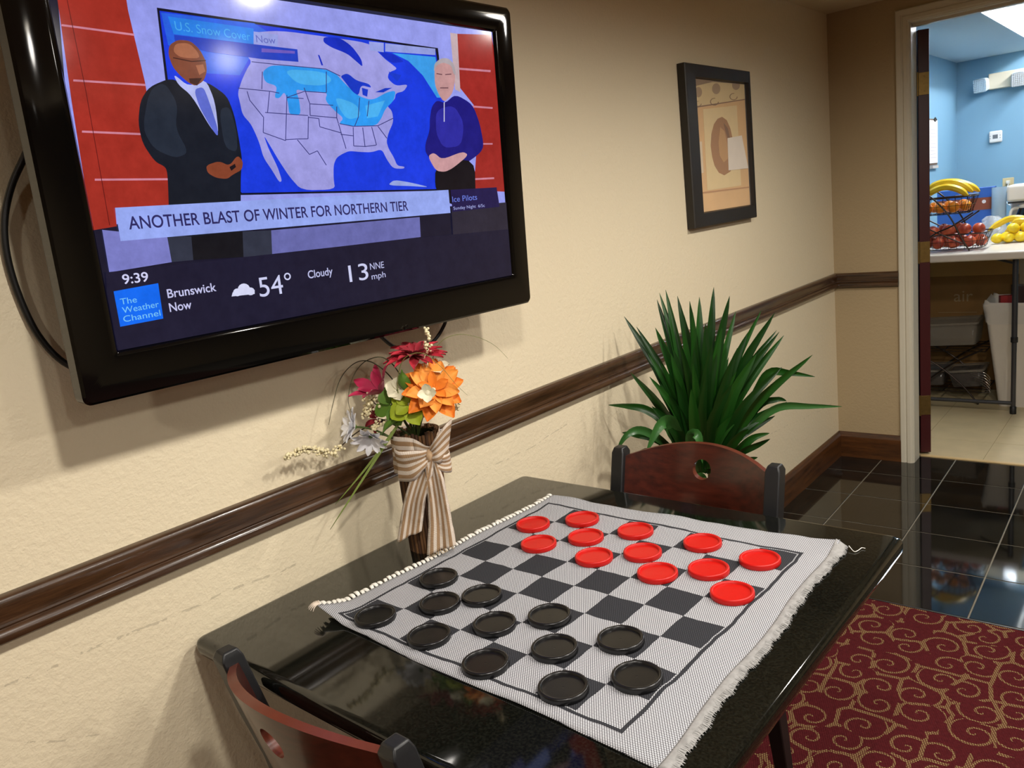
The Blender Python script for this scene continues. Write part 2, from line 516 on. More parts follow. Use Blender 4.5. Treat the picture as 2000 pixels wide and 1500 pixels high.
for i in range(-2, 6):
    for j in range(0, 10):
        x0, x1 = max(KX0, 0.64 + i * 0.325 - 0.325 + 0.0012), min(KX1, 0.64 + i * 0.325 - 0.0012)
        y0, y1 = max(YT + 0.022, YT + j * 0.325 + 0.0012), min(KY1, YT + (j + 1) * 0.325 - 0.0012)
        if x1 - x0 < 0.02 or y1 - y0 < 0.02: continue
        MB().box(x0, x1, y0, y1, -0.006, 0.0).build('tile', M_ktile, kf, smooth=0)
struct('trim_5', MB().box(DX0, DX1, YT, YT + 0.022, -0.004, 0.006), mat('pale_threshold', rgb(205, 178, 128), 0.5), bevel=0.002, label='pale threshold strip in the doorway')

# fluorescent troffer in the kitchen ceiling
tr = empty('ceiling_light', (LX0, LY0, CEIL), label='long recessed fluorescent light in the kitchen ceiling', cat='light')
hb = MB()
hb.add([(LX0, LY0, CEIL), (LX1, LY0, CEIL), (LX1, LY1, CEIL), (LX0, LY1, CEIL), (LX0, LY0, CEIL + LD), (LX1, LY0, CEIL + LD), (LX1, LY1, CEIL + LD), (LX0, LY1, CEIL + LD)],
       [(0, 1, 5, 4), (1, 2, 6, 5), (2, 3, 7, 6), (3, 0, 4, 7), (4, 5, 6, 7)])
hb.build('housing', mat('white_enamel', rgb(225, 228, 228), 0.4), tr, smooth=0)
MB().box(LX1 - .10, LX1 - .045, LY0 + .02, LY1 - .02, CEIL + LD - 0.016, CEIL + LD - 0.010).build('diffuser', mat('troffer_diffuser', rgb(240, 245, 250), 0.5, emis=TROFFER_COLOR + (1,), es=TROFFER_STRENGTH), tr, smooth=0)

# recessed can lights of the lounge ceiling
M_canring = mat('can_trim', rgb(225, 220, 205), 0.4)
M_canlens = mat('can_lens', rgb(255, 250, 235), 0.5, emis=(1, 0.9, 0.72, 1), es=14.0)
for k, (x, y) in enumerate(CANS):
    e = empty('recessed_light', (x, y, CEIL), label='round recessed downlight in the lounge ceiling', cat='light', group='recessed lights of the lounge ceiling')
    MB().lathe([(0.07, 0.0), (0.072, -0.006), (0.118, -0.006), (0.122, -0.001), (0.122, 0.0)], 32, Matrix.Translation((x, y, CEIL))).build('trim_ring', M_canring, e)
    MB().lathe([(0.07, 0.0), (0.066, 0.05), (0.06, 0.075)], 32, Matrix.Translation((x, y, CEIL))).build('reflector', M_canring, e)
    MB().lathe([(0.0001, -0.004), (0.060, -0.003), (0.0695, 0.001)], 32, Matrix.Translation((x, y, CEIL))).build('lens', M_canlens, e)
    ld = bpy.data.lights.new('can_lamp', 'SPOT')
    ld.energy = CAN_POWER * (1.0 if k < 3 else 0.8); ld.color = CAN_COLOR
    ld.spot_size = math.radians(178); ld.spot_blend = 0.70; ld.shadow_soft_size = 0.055
    lo = bpy.data.objects.new('can_lamp', ld); COL.objects.link(lo)
    lo.parent = e; lo.location = (0, 0, -0.075)

# ------------------------------------------------------------------ kitchen door leaf (open, hinge edge towards us)
d1 = empty('door_1', (0.364, 0.130, 0.012), math.radians(90 + 27), kind='structure', label='dark red kitchen door standing open, brass hinges on its edge')
M_door = mat('dark_red_door', rgb(62, 14, 16), 0.35, var=0.2, vs_=6)
M_dedge = mat('door_dark_face', rgb(20, 10, 12), 0.35)
# local: leaf runs along +x, its hinge edge is at x = 0
leaf = MB().box(0.0, 0.80, -0.048, 0.0, 0.0, 2.038).build('leaf', M_door, d1, world=False, bevel=0.002)
M_brass = mat('aged_brass', rgb(128, 104, 58), 0.38, metal=0.85, var=0.25, vs_=60)
for zc in (1.80, 1.02, 0.25):
    h = MB().box(-0.0022, 0.0, -0.047, -0.001, zc - 0.05, zc + 0.05).build('hinge', M_brass, d1, world=False, bevel=0.0006)
    MB().lathe([(0.0, -0.053), (0.006, -0.053), (0.006, 0.053), (0.0, 0.053)], 12, Matrix.Translation((-0.004, 0.004, zc))).build('knuckle', M_brass, h, world=False)
    sc = MB()
    for dz in (-0.032, 0, 0.032):
        sc.lathe([(0.0, 0.0012), (0.003, 0.001), (0.0036, 0.0)], 10, Matrix.Translation((-0.0022, -0.026, zc + dz)) @ Matrix.Rotation(-PI / 2, 4, 'Y'))
    sc.build('screws', M_brass, h, world=False)
# ------------------------------------------------------------------ television
TVW, TVH = 1.0286, 0.6518
TP = (-3.1651, 1.2319, 0.0158, 0.043, -0.0069)
_U = Vector((sin(TP[2]), cos(TP[2]), 0)); _N = Vector((cos(TP[2]), -sin(TP[2]), 0)); _V = Vector((0, 0, 1))
TVV = _V * cos(TP[3]) + _N * sin(TP[3]); TVN = _N * cos(TP[3]) - _V * sin(TP[3])
TVU = _U * cos(TP[4]) + TVV * sin(TP[4]); TVV = TVV * cos(TP[4]) - _U * sin(TP[4])
TVO = Vector((0.16, TP[0], TP[1]))
def tvp(u, v, w=0.0): return TVO + TVU * u + TVV * v + TVN * w
tv = empty('television', TVO, label='black flat television on the wall showing a weather broadcast', cat='television')
M_gloss = mat('glossy_black_plastic', rgb(6, 6, 6), 0.06, spec=0.5)
M_blk = mat('satin_black_plastic', rgb(24, 23, 20), 0.4)
def rrect(u0, u1, v0, v1, r, n=5):
    out = []
    for (cu, cv, a0) in ((u1 - r, v1 - r, 0), (u0 + r, v1 - r, 90), (u0 + r, v0 + r, 180), (u1 - r, v0 + r, 270)):
        for k in range(n + 1):
            a = math.radians(a0 + 90 * k / n)
            out.append((cu + r * cos(a), cv + r * sin(a)))
    return out
hw = TVW / 2
PU0, PU1, PV0, PV1 = -hw + 0.062, hw - 0.062, 0.072, TVH - 0.054
def tring(u0, u1, v0, v1, r, w): return [tvp(a, b, w) for a, b in rrect(u0, u1, v0, v1, r)]
MB().grid([tring(-hw + .002, hw - .002, .002, TVH - .002, .010, -0.034), tring(-hw, hw, 0, TVH, .012, -0.030), tring(-hw, hw, 0, TVH, .012, -0.004),
           tring(-hw + .004, hw - .004, .004, TVH - .004, .010, 0.0), tring(PU0 - .012, PU1 + .012, PV0 - .010, PV1 + .012, .006, 0.0035),
           tring(PU0 - .004, PU1 + .004, PV0 - .003, PV1 + .004, .004, 0.001), tring(PU0, PU1, PV0, PV1, .003, -0.006)], closed_v=True).build('bezel', M_gloss, tv, smooth=25)
MB().grid([tring(-hw + .003, hw - .003, .003, TVH - .003, .010, -0.036), tring(-hw + .001, hw - .001, .001, TVH - .001, .012, -0.034), tring(-hw + .001, hw - .001, .001, TVH - .001, .012, -0.0295)], closed_v=True).build('rear_rim', M_blk, tv)
bk = MB().grid([tring(-hw + .002, hw - .002, .002, TVH - .002, .012, -0.033), tring(-hw + .03, hw - .03, .03, TVH - .03, .03, -0.042), tring(-hw + .09, hw - .09, .07, TVH - .07, .03, -0.078)], closed_v=True)
bk.f.append(tuple(len(bk.v) - 24 + k for k in range(24)))
bk.build('rear_housing', M_blk, tv)
br = MB()
br.box(0.0, 0.012, TP[0] - 0.22, TP[0] + 0.22, 1.42, 1.72)
br.box(0.008, 0.115, TP[0] - 0.20, TP[0] - 0.17, 1.45, 1.70)
br.box(0.008, 0.115, TP[0] + 0.17, TP[0] + 0.20, 1.45, 1.70)
br.build('wall_bracket', mat('bracket_steel', rgb(30, 30, 30), 0.5, metal=0.6), tv, fix=False)

def emat(name, c, s=1.0):
    # lit screen surface: faint picture grain in the emitted colour
    key = 'screen_' + name
    if key in MATS: return MATS[key]
    n = NT(key)
    n.col((0.002, 0.002, 0.003, 1)); n.b.inputs['Roughness'].default_value = 0.10; n.b.inputs['Specular IOR Level'].default_value = 0.42
    co = n.coord()
    f = n.math('ADD', n.math('MULTIPLY', n.noise(co, 38, 4, 0.7), 0.7), n.math('MULTIPLY', n.noise(co, 9, 2), 0.3))
    e = rgb(*c)
    n.put(n.b.inputs['Emission Color'], n.mix(n.ramp(f, [(0.3, (0, 0, 0, 1)), (0.7, (1, 1, 1, 1))]), tuple(x * .80 for x in e[:3]) + (1,), tuple(min(1, x * 1.14 + .003) for x in e[:3]) + (1,)))
    n.b.inputs['Emission Strength'].default_value = s
    MATS[key] = n.m
    return n.m
scr = MB().add([tvp(PU0, PV0, -.0055), tvp(PU1, PV0, -.0055), tvp(PU1, PV1, -.0055), tvp(PU0, PV1, -.0055)], [(0, 1, 2, 3)]).build('screen', emat('navy', (22, 20, 42)), tv, smooth=0, fix=False)
def uvof(p, w=-.0055):
    q = onplane(p, tvp(0, 0, w), TVN) - tvp(0, 0, w)
    return (q.dot(TVU), q.dot(TVV))
RECT = [(1, 0, -PU0), (-1, 0, PU1), (0, 1, -PV0), (0, -1, PV1)]
LV = [0]
def rounded(pl):
    for _ in range(2):
        pl = [q for a, b in zip(pl, pl[1:] + pl[:1]) for q in ((a[0] * .8 + b[0] * .2, a[1] * .8 + b[1] * .2), (a[0] * .2 + b[0] * .8, a[1] * .2 + b[1] * .8))]
    return pl
def tvpoly(name, c, polys, s=1.0, lvl=None):
    # polygons given in photo pixels, laid on the flat screen, each layer a hair prouder than the last
    LV[0] += 1
    w = -.0055 + 0.00006 * (lvl if lvl else LV[0])
    em_ = emat('%d_%d_%d' % c, c, s)
    if name.startswith(('presenter', 'map_land', 'map_bay', 'snow', 'lakes', 'island')):
        polys = [rounded(pl) if len(pl) > 4 else pl for pl in polys]
    q_ = [q for q in (clip_poly([uvof(p) for p in pl], RECT) for pl in polys) if len(q) >= 3]
    if len(q_) > 6:
        mb = MB()
        for q in q_: mb.add([tvp(a, b, w) for a, b in q], [tuple(range(len(q)))])
        mb.build(name, em_, scr, smooth=0, fix=False, kind='stuff')
    else:
        for q in q_:
            MB().add([tvp(a, b, w) for a, b in q], [tuple(range(len(q)))]).build(name, em_, scr, smooth=0, fix=False)
def stroke(pts, wd):
    # a polyline drawn as thin quads (pixels)
    out = []
    for a, b in zip(pts[:-1], pts[1:]):
        dx, dy = b[0] - a[0], b[1] - a[1]; L = math.hypot(dx, dy) or 1
        nx, ny = -dy / L * wd / 2, dx / L * wd / 2
        out.append([(a[0] + nx, a[1] + ny), (b[0] + nx, b[1] + ny), (b[0] - nx, b[1] - ny), (a[0] - nx, a[1] - ny)])
    return out
def tvtext(txt, a, b, hgt, c, s=1.0, bold=False, name='screen_text'):
    # baseline from pixel a to pixel b, cap height in pixels at the middle
    LV[0] += 1
    w = -.0055 + 0.00006 * LV[0]
    ua, ub = uvof(a), uvof(b)
    mid = ((a[0] + b[0]) / 2, (a[1] + b[1]) / 2)
    h = uvof((mid[0], mid[1] - hgt))[1] - uvof(mid)[1]
    vs_, fs_ = text_geo(txt, bold)
    x0, x1 = min(v[0] for v in vs_), max(v[0] for v in vs_)
    y1 = 0.70
    kx = (ub[0] - ua[0]) / (x1 - x0)
    mb = MB().add([tvp(ua[0] + (x - x0) * kx, ua[1] + (ub[1] - ua[1]) * (x - x0) / (x1 - x0) + y / y1 * h, w) for x, y in vs_], fs_)
    return mb.build(name, emat('%d_%d_%d' % c, c, s), scr, smooth=0, fix=False)
K = lambda L: [(300 + x / 2.857, y / 2.857) for x, y in L]       # enlargement of the map area
K1 = lambda L: [(x / 1.875, y / 1.875) for x, y in L]            # enlargement of the whole set
LIL = (158, 160, 232)
tvpoly('studio_wall_image', (150, 156, 236), [[(100, -160), (990, -60), (990, 400), (520, 412), (150, 445)]])
tvpoly('red_wall_image', (160, 44, 32), [[(90, -160), (222, -160), (250, 20), (283, 160), (300, 260), (330, 330), (332, 400), (225, 409), (228, 442), (180, 450), (140, 200)]])
tvpoly('red_wall_image', (158, 40, 34), [[(892, 66), (960, 68), (980, 200), (1000, 375), (925, 372), (930, 300), (925, 205), (897, 170)]])
tvpoly('panel_seam_image', (205, 130, 150), stroke([(120, 49), (262, 68)], 4) + stroke([(143, 157), (284, 166)], 4) + stroke([(160, 257), (300, 263)], 4) + stroke([(185, 351), (332, 350)], 4)
       + stroke([(893, 134), (958, 139)], 4) + stroke([(922, 208), (962, 211)], 3.5) + stroke([(940, 281), (962, 281)], 3) + stroke([(925, 350), (965, 348)], 3.5))
tvpoly('panel_seam_image', (96, 18, 16), stroke([(131, 0), (168, 180), (214, 440)], 1.4))
tvpoly('pillar_image', (196, 172, 178), [[(879, 64), (893, 66), (899, 180), (889, 175)]])
tvpoly('video_wall_frame_image', (12, 14, 34), [[(306, 15), (855, 94), (857, 110), (875, 372), (468, 381), (325, 175)]])
tvpoly('map_ocean_image', (22, 58, 222), [[(311, 21), (850, 97), (868, 200), (866, 369), (472, 377), (330, 175)]])
tvpoly('map_haze_image', (36, 96, 226), [K([(40, 70), (560, 130), (800, 280), (800, 350), (530, 330), (480, 420), (300, 410), (80, 250)])])
tvpoly('map_sky_image', (60, 160, 238), [K([(1330, 296), (1572, 318), (1600, 545), (1580, 545), (1500, 420), (1420, 340)])])
land = [(520, 185), (700, 170), (960, 205), (1200, 240), (1250, 290), (1290, 330), (1330, 360), (1360, 385), (1310, 405), (1305, 440), (1350, 480), (1420, 470), (1395, 510), (1350, 520), (1345, 555), (1300, 590), (1330, 620), (1337, 680), (1310, 740), (1298, 790), (1310, 830), (1340, 880), (1358, 925), (1400, 930), (1395, 942), (1335, 940), (1300, 890), (1272, 832), (1215, 850), (1150, 848), (1090, 842), (1050, 860), (1020, 880), (1003, 920), (1003, 1000), (1012, 1058), (825, 1062), (760, 990), (700, 900), (650, 815), (612, 752), (640, 830), (690, 930), (716, 1010), (700, 1017), (660, 950), (612, 880), (590, 800), (565, 740), (540, 690), (495, 640), (480, 570), (468, 520), (490, 450), (520, 385), (545, 345), (520, 310)]
tvpoly('map_land_image', (158, 156, 224), [K(land)])
tvpoly('map_bay_image', (16, 44, 190), [K([(948, 205), (1040, 212), (1105, 258), (1158, 330), (1166, 375), (1132, 345), (1080, 300), (990, 265), (945, 235)]), K([(915, 305), (925, 310), (945, 365), (935, 365)]),
       K([(1250, 288), (1330, 298), (1400, 345), (1360, 350), (1330, 352), (1290, 325)])])
snow = [(605, 400), (650, 366), (720, 366), (960, 386), (1020, 415), (1050, 450), (1100, 500), (1150, 540), (1220, 560), (1300, 515), (1350, 505), (1340, 560), (1290, 610), (1270, 660), (1240, 702), (1120, 708), (1030, 692), (1060, 660), (1010, 620), (955, 560), (970, 515), (840, 508), (790, 498), (812, 560), (820, 645), (755, 640), (750, 580), (730, 510), (700, 550), (672, 545), (690, 480), (620, 460)]
tvpoly('snow_cover_image', (44, 152, 240), [K(snow)])
tvpoly('snow_cover_image', (74, 176, 240), [K([(720, 385), (950, 400), (1000, 450), (940, 480), (800, 470)]), K([(1010, 540), (1130, 580), (1160, 650), (1080, 670), (1030, 600)]), K([(1180, 590), (1290, 560), (1250, 650), (1190, 660)])])
tvpoly('lakes_image', (20, 56, 200), [K([(1040, 425), (1080, 408), (1130, 450), (1200, 468), (1216, 492), (1155, 474), (1142, 535), (1108, 512), (1062, 452)]), K([(1160, 490), (1195, 500), (1190, 540), (1165, 530)]), K([(1235, 515), (1290, 492), (1330, 490), (1280, 516)]), K([(1310, 400), (1380, 420), (1360, 455), (1320, 420)])])
sl = [[(610, 740), (735, 785), (742, 530)], [(862, 650), (860, 775)], [(620, 628), (860, 645)], [(735, 780), (800, 776), (860, 775)], [(800, 780), (868, 862), (912, 842), (962, 922)], [(470, 492), (650, 510), (700, 520)], [(862, 655), (920, 662), (926, 708), (1045, 742)], [(1030, 692), (1045, 742), (1072, 830)], [(1042, 750), (1112, 758)], [(1112, 710), (1115, 815)], [(1165, 712), (1178, 818)], [(1215, 708), (1242, 810)], [(1250, 705), (1300, 772)], [(1035, 690), (1112, 705), (1250, 702), (1335, 660)], [(605, 400), (602, 498)], [(962, 400), (962, 518)], [(962, 518), (840, 510), (740, 545), (835, 550)], [(872, 580), (1000, 588)], [(838, 490), (870, 580), (872, 645), (1020, 658), (1030, 690)], [(1020, 595), (1020, 658)], [(1148, 545), (1140, 655), (1120, 705)], [(1200, 562), (1190, 650)], [(645, 512), (634, 628)], [(520, 510), (535, 560), (612, 655), (610, 740)], [(545, 345), (700, 362), (960, 386), (1040, 425)], [(1115, 815), (1180, 818), (1240, 810)]]
tvpoly('state_line_image', (52, 52, 118), [q for l in sl for q in stroke(K(l), 1.5)])
tvpoly('island_image', (150, 165, 226), [K([(1308, 1030), (1340, 1004), (1430, 1018), (1545, 1046), (1430, 1038), (1340, 1036)])])
tvpoly('map_header_image', (34, 128, 232), [K([(78, 92), (556, 160), (556, 248), (110, 190)])])
tvpoly('map_header_image', (150, 160, 226), [K([(556, 176), (692, 194), (690, 260), (556, 243)]), K([(1200, 232), (1282, 240), (1282, 292), (1204, 282)]), K([(1290, 242), (1570, 272), (1570, 308), (1290, 288)])])
tvpoly('map_legend_image', (30, 62, 190), [K([(112, 195), (800, 276), (806, 346), (600, 330), (300, 290), (118, 240)])])
tvpoly('map_legend_image', (110, 90, 190), [K([(600, 270), (786, 286), (786, 300), (600, 292)])])
tvtext('U.S. Snow Cover', K([(120, 168)])[0], K([(540, 228)])[0], 17, (70, 168, 240))
tvtext('Now', K([(572, 236)])[0], K([(680, 246)])[0], 14, (96, 104, 190))
# left presenter
tvpoly('presenter_suit_image', (20, 25, 36), [K1([(625, 285), (545, 318), (512, 370), (504, 450), (520, 525), (565, 592), (605, 612), (612, 640), (616, 742), (620, 900), (880, 900), (880, 742), (880, 640), (886, 590), (872, 500), (856, 420), (830, 352), (775, 312), (745, 300), (690, 320)])])
tvpoly('presenter_suit_image', (34, 42, 56), [K1([(545, 330), (600, 300), (650, 380), (640, 470), (690, 560), (640, 580), (560, 545), (520, 470)]), K1([(800, 400), (840, 390), (865, 480), (868, 560), (820, 540)])])
tvpoly('presenter_shirt_image', (176, 182, 236), [K1([(632, 270), (690, 318), (750, 288), (786, 372), (800, 500), (770, 470), (700, 350), (650, 310)])])
tvpoly('presenter_tie_image', (92, 106, 206), [K1([(708, 328), (742, 318), (760, 360), (796, 470), (796, 502), (772, 470), (728, 392)])])
tvpoly('presenter_head_image', (126, 70, 50), [K1([(614, 200), (618, 165), (650, 146), (695, 150), (730, 182), (752, 225), (756, 262), (745, 296), (715, 316), (690, 305), (655, 275), (630, 245)])])
tvpoly('presenter_head_image', (168, 104, 74), [K1([(640, 160), (690, 158), (722, 190), (730, 215), (660, 212), (632, 190)]), K1([(715, 240), (742, 236), (750, 262), (728, 275)])])
tvpoly('presenter_head_image', (64, 32, 26), stroke(K1([(632, 212), (700, 226), (752, 222)]), 2.0) + [K1([(690, 288), (738, 286), (720, 314), (694, 304)])])
tvpoly('presenter_hands_image', (134, 66, 42), [K1([(752, 606), (800, 590), (838, 608), (868, 568), (888, 592), (884, 622), (850, 640), (830, 656), (790, 652), (758, 634)])])
tvpoly('presenter_hands_image', (30, 20, 26), [K1([(838, 612), (858, 600), (862, 612), (845, 626)])])
# right presenter
tvpoly('presenter_shirt_image', (26, 22, 122), [[(838, 232), (842, 208), (852, 196), (868, 202), (888, 184), (922, 204), (936, 242), (944, 285), (936, 300), (905, 322), (850, 322), (830, 300), (829, 282), (838, 255)]])
tvpoly('presenter_shirt_image', (44, 42, 160), [[(850, 215), (885, 205), (905, 240), (900, 285), (865, 290), (850, 260)]])
tvpoly('presenter_trousers_image', (16, 12, 20), [[(849, 322), (926, 308), (928, 400), (880, 402), (848, 372)]])
tvpoly('presenter_hands_image', (206, 156, 160), [[(834, 305), (846, 298), (862, 312), (902, 296), (914, 303), (884, 328), (868, 336), (850, 334)]])
tvpoly('presenter_head_image', (198, 150, 150), [[(847, 140), (850, 124), (866, 117), (882, 126), (888, 148), (885, 172), (880, 186), (866, 200), (856, 186), (848, 166)]])
tvpoly('presenter_hair_image', (176, 166, 172), [[(846, 142), (847, 124), (860, 114), (874, 114), (886, 126), (889, 148), (884, 144), (880, 128), (864, 122), (851, 128)]])
tvpoly('presenter_head_image', (112, 74, 84), stroke([(851, 144), (862, 146)], 2) + stroke([(868, 146), (880, 145)], 2) + stroke([(858, 172), (874, 172)], 2))
tvpoly('presenter_head_image', (216, 216, 240), stroke([(866, 200), (866, 238)], 1.6))
# desk, caption and weather strip
tvpoly('desk_image', (122, 124, 196), [[(198, 449), (325, 462), (334, 512), (212, 532)]])
tvpoly('desk_image', (104, 106, 172), [[(528, 450), (818, 424), (820, 463), (530, 497)]])
tvpoly('desk_image', (46, 50, 66), [[(325, 460), (372, 462), (376, 508), (334, 512)], [(472, 452), (528, 450), (530, 497), (474, 502)]])
tvpoly('desk_image', (15, 15, 22), [[(372, 462), (472, 452), (474, 502), (376, 508)]])
tvpoly('floor_image', (40, 36, 52), [[(880, 405), (990, 395), (1000, 460), (884, 470)]])
tvpoly('caption_bar_image', (150, 168, 240), [[(223, 406), (874, 371), (878, 416), (234, 471)]])
tvtext('ANOTHER BLAST OF WINTER FOR NORTHERN TIER', (251, 448), (796, 411), 22, (44, 40, 96), bold=True)
tvpoly('promo_box_image', (30, 22, 74), [[(878, 371), (968, 366), (974, 404), (882, 414)]])
tvtext('Ice Pilots', (882, 395), (930, 390), 11, (110, 130, 232))
tvtext('Sunday Night  6/5c', (884, 410), (945, 404), 6, (170, 176, 236))
tvpoly('weather_strip_image', (24, 22, 46), [[(205, 532), (820, 464), (1010, 446), (1040, 560), (215, 720)]])
tvtext('9:39', (239, 555), (289, 549), 19, (206, 206, 240), bold=True)
tvpoly('channel_logo_image', (6, 106, 246), [[(220, 569), (307, 553), (317, 622), (233, 638)]])
tvtext('The', (234, 595), (266, 590), 12, (120, 196, 250))
tvtext('Weather', (238, 612), (309, 599), 12, (120, 196, 250))
tvtext('Channel', (240, 629), (312, 616), 12, (120, 196, 250))
tvtext('Brunswick', (326, 582), (421, 568), 17, (200, 200, 240), bold=True)
tvtext('Now', (330, 609), (373, 602), 17, (200, 200, 240), bold=True)
tvtext('54°', (506, 580), (570, 570), 38, (206, 208, 244))
tvtext('Cloudy', (600, 544), (648, 536), 15, (196, 198, 240), bold=True)
tvtext('13', (681, 551), (718, 545), 33, (206, 208, 244))
tvtext('NNE', (721, 527), (748, 523), 13, (196, 198, 240))
tvtext('mph', (724, 546), (751, 541), 12, (196, 198, 240))
cl = []
for (cx_, cy_, r_) in ((461, 571, 8), (474, 565, 12), (487, 569, 8)):
    cl.append([(cx_ + r_ * cos(a * PI / 8), cy_ + r_ * 0.95 * sin(a * PI / 8)) for a in range(16)])
cl.append([(450, 579), (452, 571), (495, 566), (495, 574)])
tvpoly('cloud_icon_image', (212, 214, 246), cl)

# cables behind the television
M_cable = mat('black_rubber_cable', rgb(16, 15, 14), 0.45)
pts = [onx((60, 280), 0.05), onx((46, 310), 0.035), onx((22, 365), 0.022), onx((9, 430), 0.016), onx((14, 500), 0.012), onx((38, 580), 0.010), onx((75, 655), 0.012), onx((125, 708), 0.020), onx((190, 735), 0.045)]
MB().tube(spline(pts, 6), 0.0052, 10).build('power_cable', M_cable, label='thick black cable looping out behind the television by the wall', cat='cable')
pts = [onx((720, 630), 0.06), onx((747, 660), 0.04), onx((772, 678), 0.03), onx((808, 684), 0.022), onx((845, 668), 0.026), onx((868, 634), 0.04), onx((872, 610), 0.06)]
MB().tube(spline(pts, 6), 0.0042, 8).build('signal_cable', M_cable, label='thin black cable drooping below the television behind the flowers', cat='cable')

# ------------------------------------------------------------------ framed picture
FY0, FY1, FZ0, FZ1 = -1.524, -0.987, 1.315, 1.872
pf = empty('framed_picture', (0.0, (FY0 + FY1) / 2, FZ0), label='framed abstract print of a brown oval in wide black frame', cat='picture')
M_frame = mat('black_wood_frame', rgb(36, 31, 25), 0.5, var=0.1, vs_=12)
iy0, iy1, iz0, iz1 = -1.443, -1.008, 1.367, 1.826
def fr_ring(a, b, c, d, x): return [(x, a, c), (x, b, c), (x, b, d), (x, a, d)]
MB().grid([fr_ring(FY0, FY1, FZ0, FZ1, 0.001), fr_ring(FY0, FY1, FZ0, FZ1, 0.028), fr_ring(FY0 + .004, FY1 - .004, FZ0 + .004, FZ1 - .004, 0.031), fr_ring(iy0 - .004, iy1 + .004, iz0 - .004, iz1 + .004, 0.029), fr_ring(iy0, iy1, iz0, iz1, 0.013)], closed_v=True).build('frame', M_frame, pf, smooth=0)
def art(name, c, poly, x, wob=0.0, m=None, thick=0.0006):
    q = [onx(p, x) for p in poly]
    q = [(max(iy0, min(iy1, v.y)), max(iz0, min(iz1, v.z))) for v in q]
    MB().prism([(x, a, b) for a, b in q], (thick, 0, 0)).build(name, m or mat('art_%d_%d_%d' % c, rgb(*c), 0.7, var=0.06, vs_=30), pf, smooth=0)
A = lambda L: [(1280 + x / 3.75, 80 + y / 3.75) for x, y in L]
MB().box(0.008, 0.0125, iy0 - 0.003, iy1 + 0.003, iz0 - 0.003, iz1 + 0.003).build('mat_board', mat('art_mat', rgb(226, 182, 122), 0.7, var=0.10, vs_=14), pf, smooth=0)
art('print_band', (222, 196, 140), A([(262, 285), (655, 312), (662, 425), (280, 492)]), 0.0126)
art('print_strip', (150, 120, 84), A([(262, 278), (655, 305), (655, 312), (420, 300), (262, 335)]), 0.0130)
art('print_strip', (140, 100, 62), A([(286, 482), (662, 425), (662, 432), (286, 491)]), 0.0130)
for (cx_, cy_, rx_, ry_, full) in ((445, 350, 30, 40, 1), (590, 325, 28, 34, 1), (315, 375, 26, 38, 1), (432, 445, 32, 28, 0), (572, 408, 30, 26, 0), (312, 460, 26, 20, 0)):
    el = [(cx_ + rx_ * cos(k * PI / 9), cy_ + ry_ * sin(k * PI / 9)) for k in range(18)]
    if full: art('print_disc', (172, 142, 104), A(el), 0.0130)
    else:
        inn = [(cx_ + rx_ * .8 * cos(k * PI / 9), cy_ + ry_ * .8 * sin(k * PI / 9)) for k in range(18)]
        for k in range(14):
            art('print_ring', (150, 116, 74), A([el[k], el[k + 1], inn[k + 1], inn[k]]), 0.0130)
art('pale_sheet', (232, 206, 150), A([(348, 500), (595, 472), (628, 1058), (380, 1095)]), 0.0127)
art('print_oval', (170, 118, 62), A([(488, 556), (522, 580), (548, 640), (566, 720), (578, 800), (572, 880), (550, 955), (505, 984), (465, 965), (434, 915), (416, 850), (405, 770), (410, 680), (428, 610), (455, 570)]), 0.0131)
art('print_streak', (198, 150, 88), A([(475, 632), (505, 660), (528, 760), (532, 860), (500, 890), (470, 840), (462, 740)]), 0.0136)
art('print_streak', (132, 88, 44), A([(500, 600), (530, 640), (548, 720), (530, 715), (512, 655)]), 0.0136)
art('print_line', (190, 138, 84), A([(330, 1108), (688, 1066), (690, 1074), (332, 1120)]), 0.0131)
art('pale_sheet', (236, 224, 208), A([(528, 712), (632, 692), (680, 932), (536, 948)]), 0.0140)  # pale sheets laid flat over the oval's right edge and the left margin
art('pale_sheet', (226, 206, 172), A([(302, 740), (340, 736), (352, 965), (318, 974)]), 0.0140)
gm = NT('picture_glass'); gm.b.inputs['Base Color'].default_value = (1, 1, 1, 1); gm.b.inputs['Roughness'].default_value = 0.02; gm.b.inputs['Alpha'].default_value = 0.06
MB().box(0.0155, 0.0165, iy0, iy1, iz0, iz1).build('glass', gm.m, pf, smooth=0)
# ------------------------------------------------------------------ games table
TZ, TA = 0.755, -0.0114
tx0, tx1, ty0, ty1 = 0.02, 0.9711, -3.5444, -2.5945
def trot(x, y):
    dx, dy = x - .45, y + 3.0
    return (.45 + dx * cos(TA) - dy * sin(TA), -3.0 + dx * sin(TA) + dy * cos(TA))
tcx, tcy = trot((tx0 + tx1) / 2, (ty0 + ty1) / 2)
tb = empty('cafe_table', (tcx, tcy, 0.004), label='square glossy black pedestal table against the cream wall', cat='table')
def tab_mat():
    n = NT('black_gloss_tabletop')
    f = n.noise(n.coord(), 260, 2)
    n.col(n.ramp(f, [(0.4, rgb(11, 12, 9)), (0.75, rgb(26, 27, 22))]))
    n.b.inputs['Roughness'].default_value = 0.06
    n.b.inputs['IOR'].default_value = 1.52
    return n.m
M_top = tab_mat()
M_blackwood = mat('black_lacquered_wood', rgb(25, 26, 28), 0.42, var=0.12, vs_=40)
RR = [(0.030, -0.030), (0.004, -0.030), (0.001, -0.027), (0.0, -0.020), (0.0, -0.009), (0.002, -0.004), (0.006, -0.001), (0.012, 0.0)]
rings = []
for ins, dz in RR:
    rings.append([Vector(trot(a, b) + (TZ + dz,)) for a, b in rrect(tx0 + ins, tx1 - ins, ty0 + ins, ty1 - ins, max(0.004, 0.016 - ins * .4), 4)])
t_ = MB().grid(rings, closed_v=True)
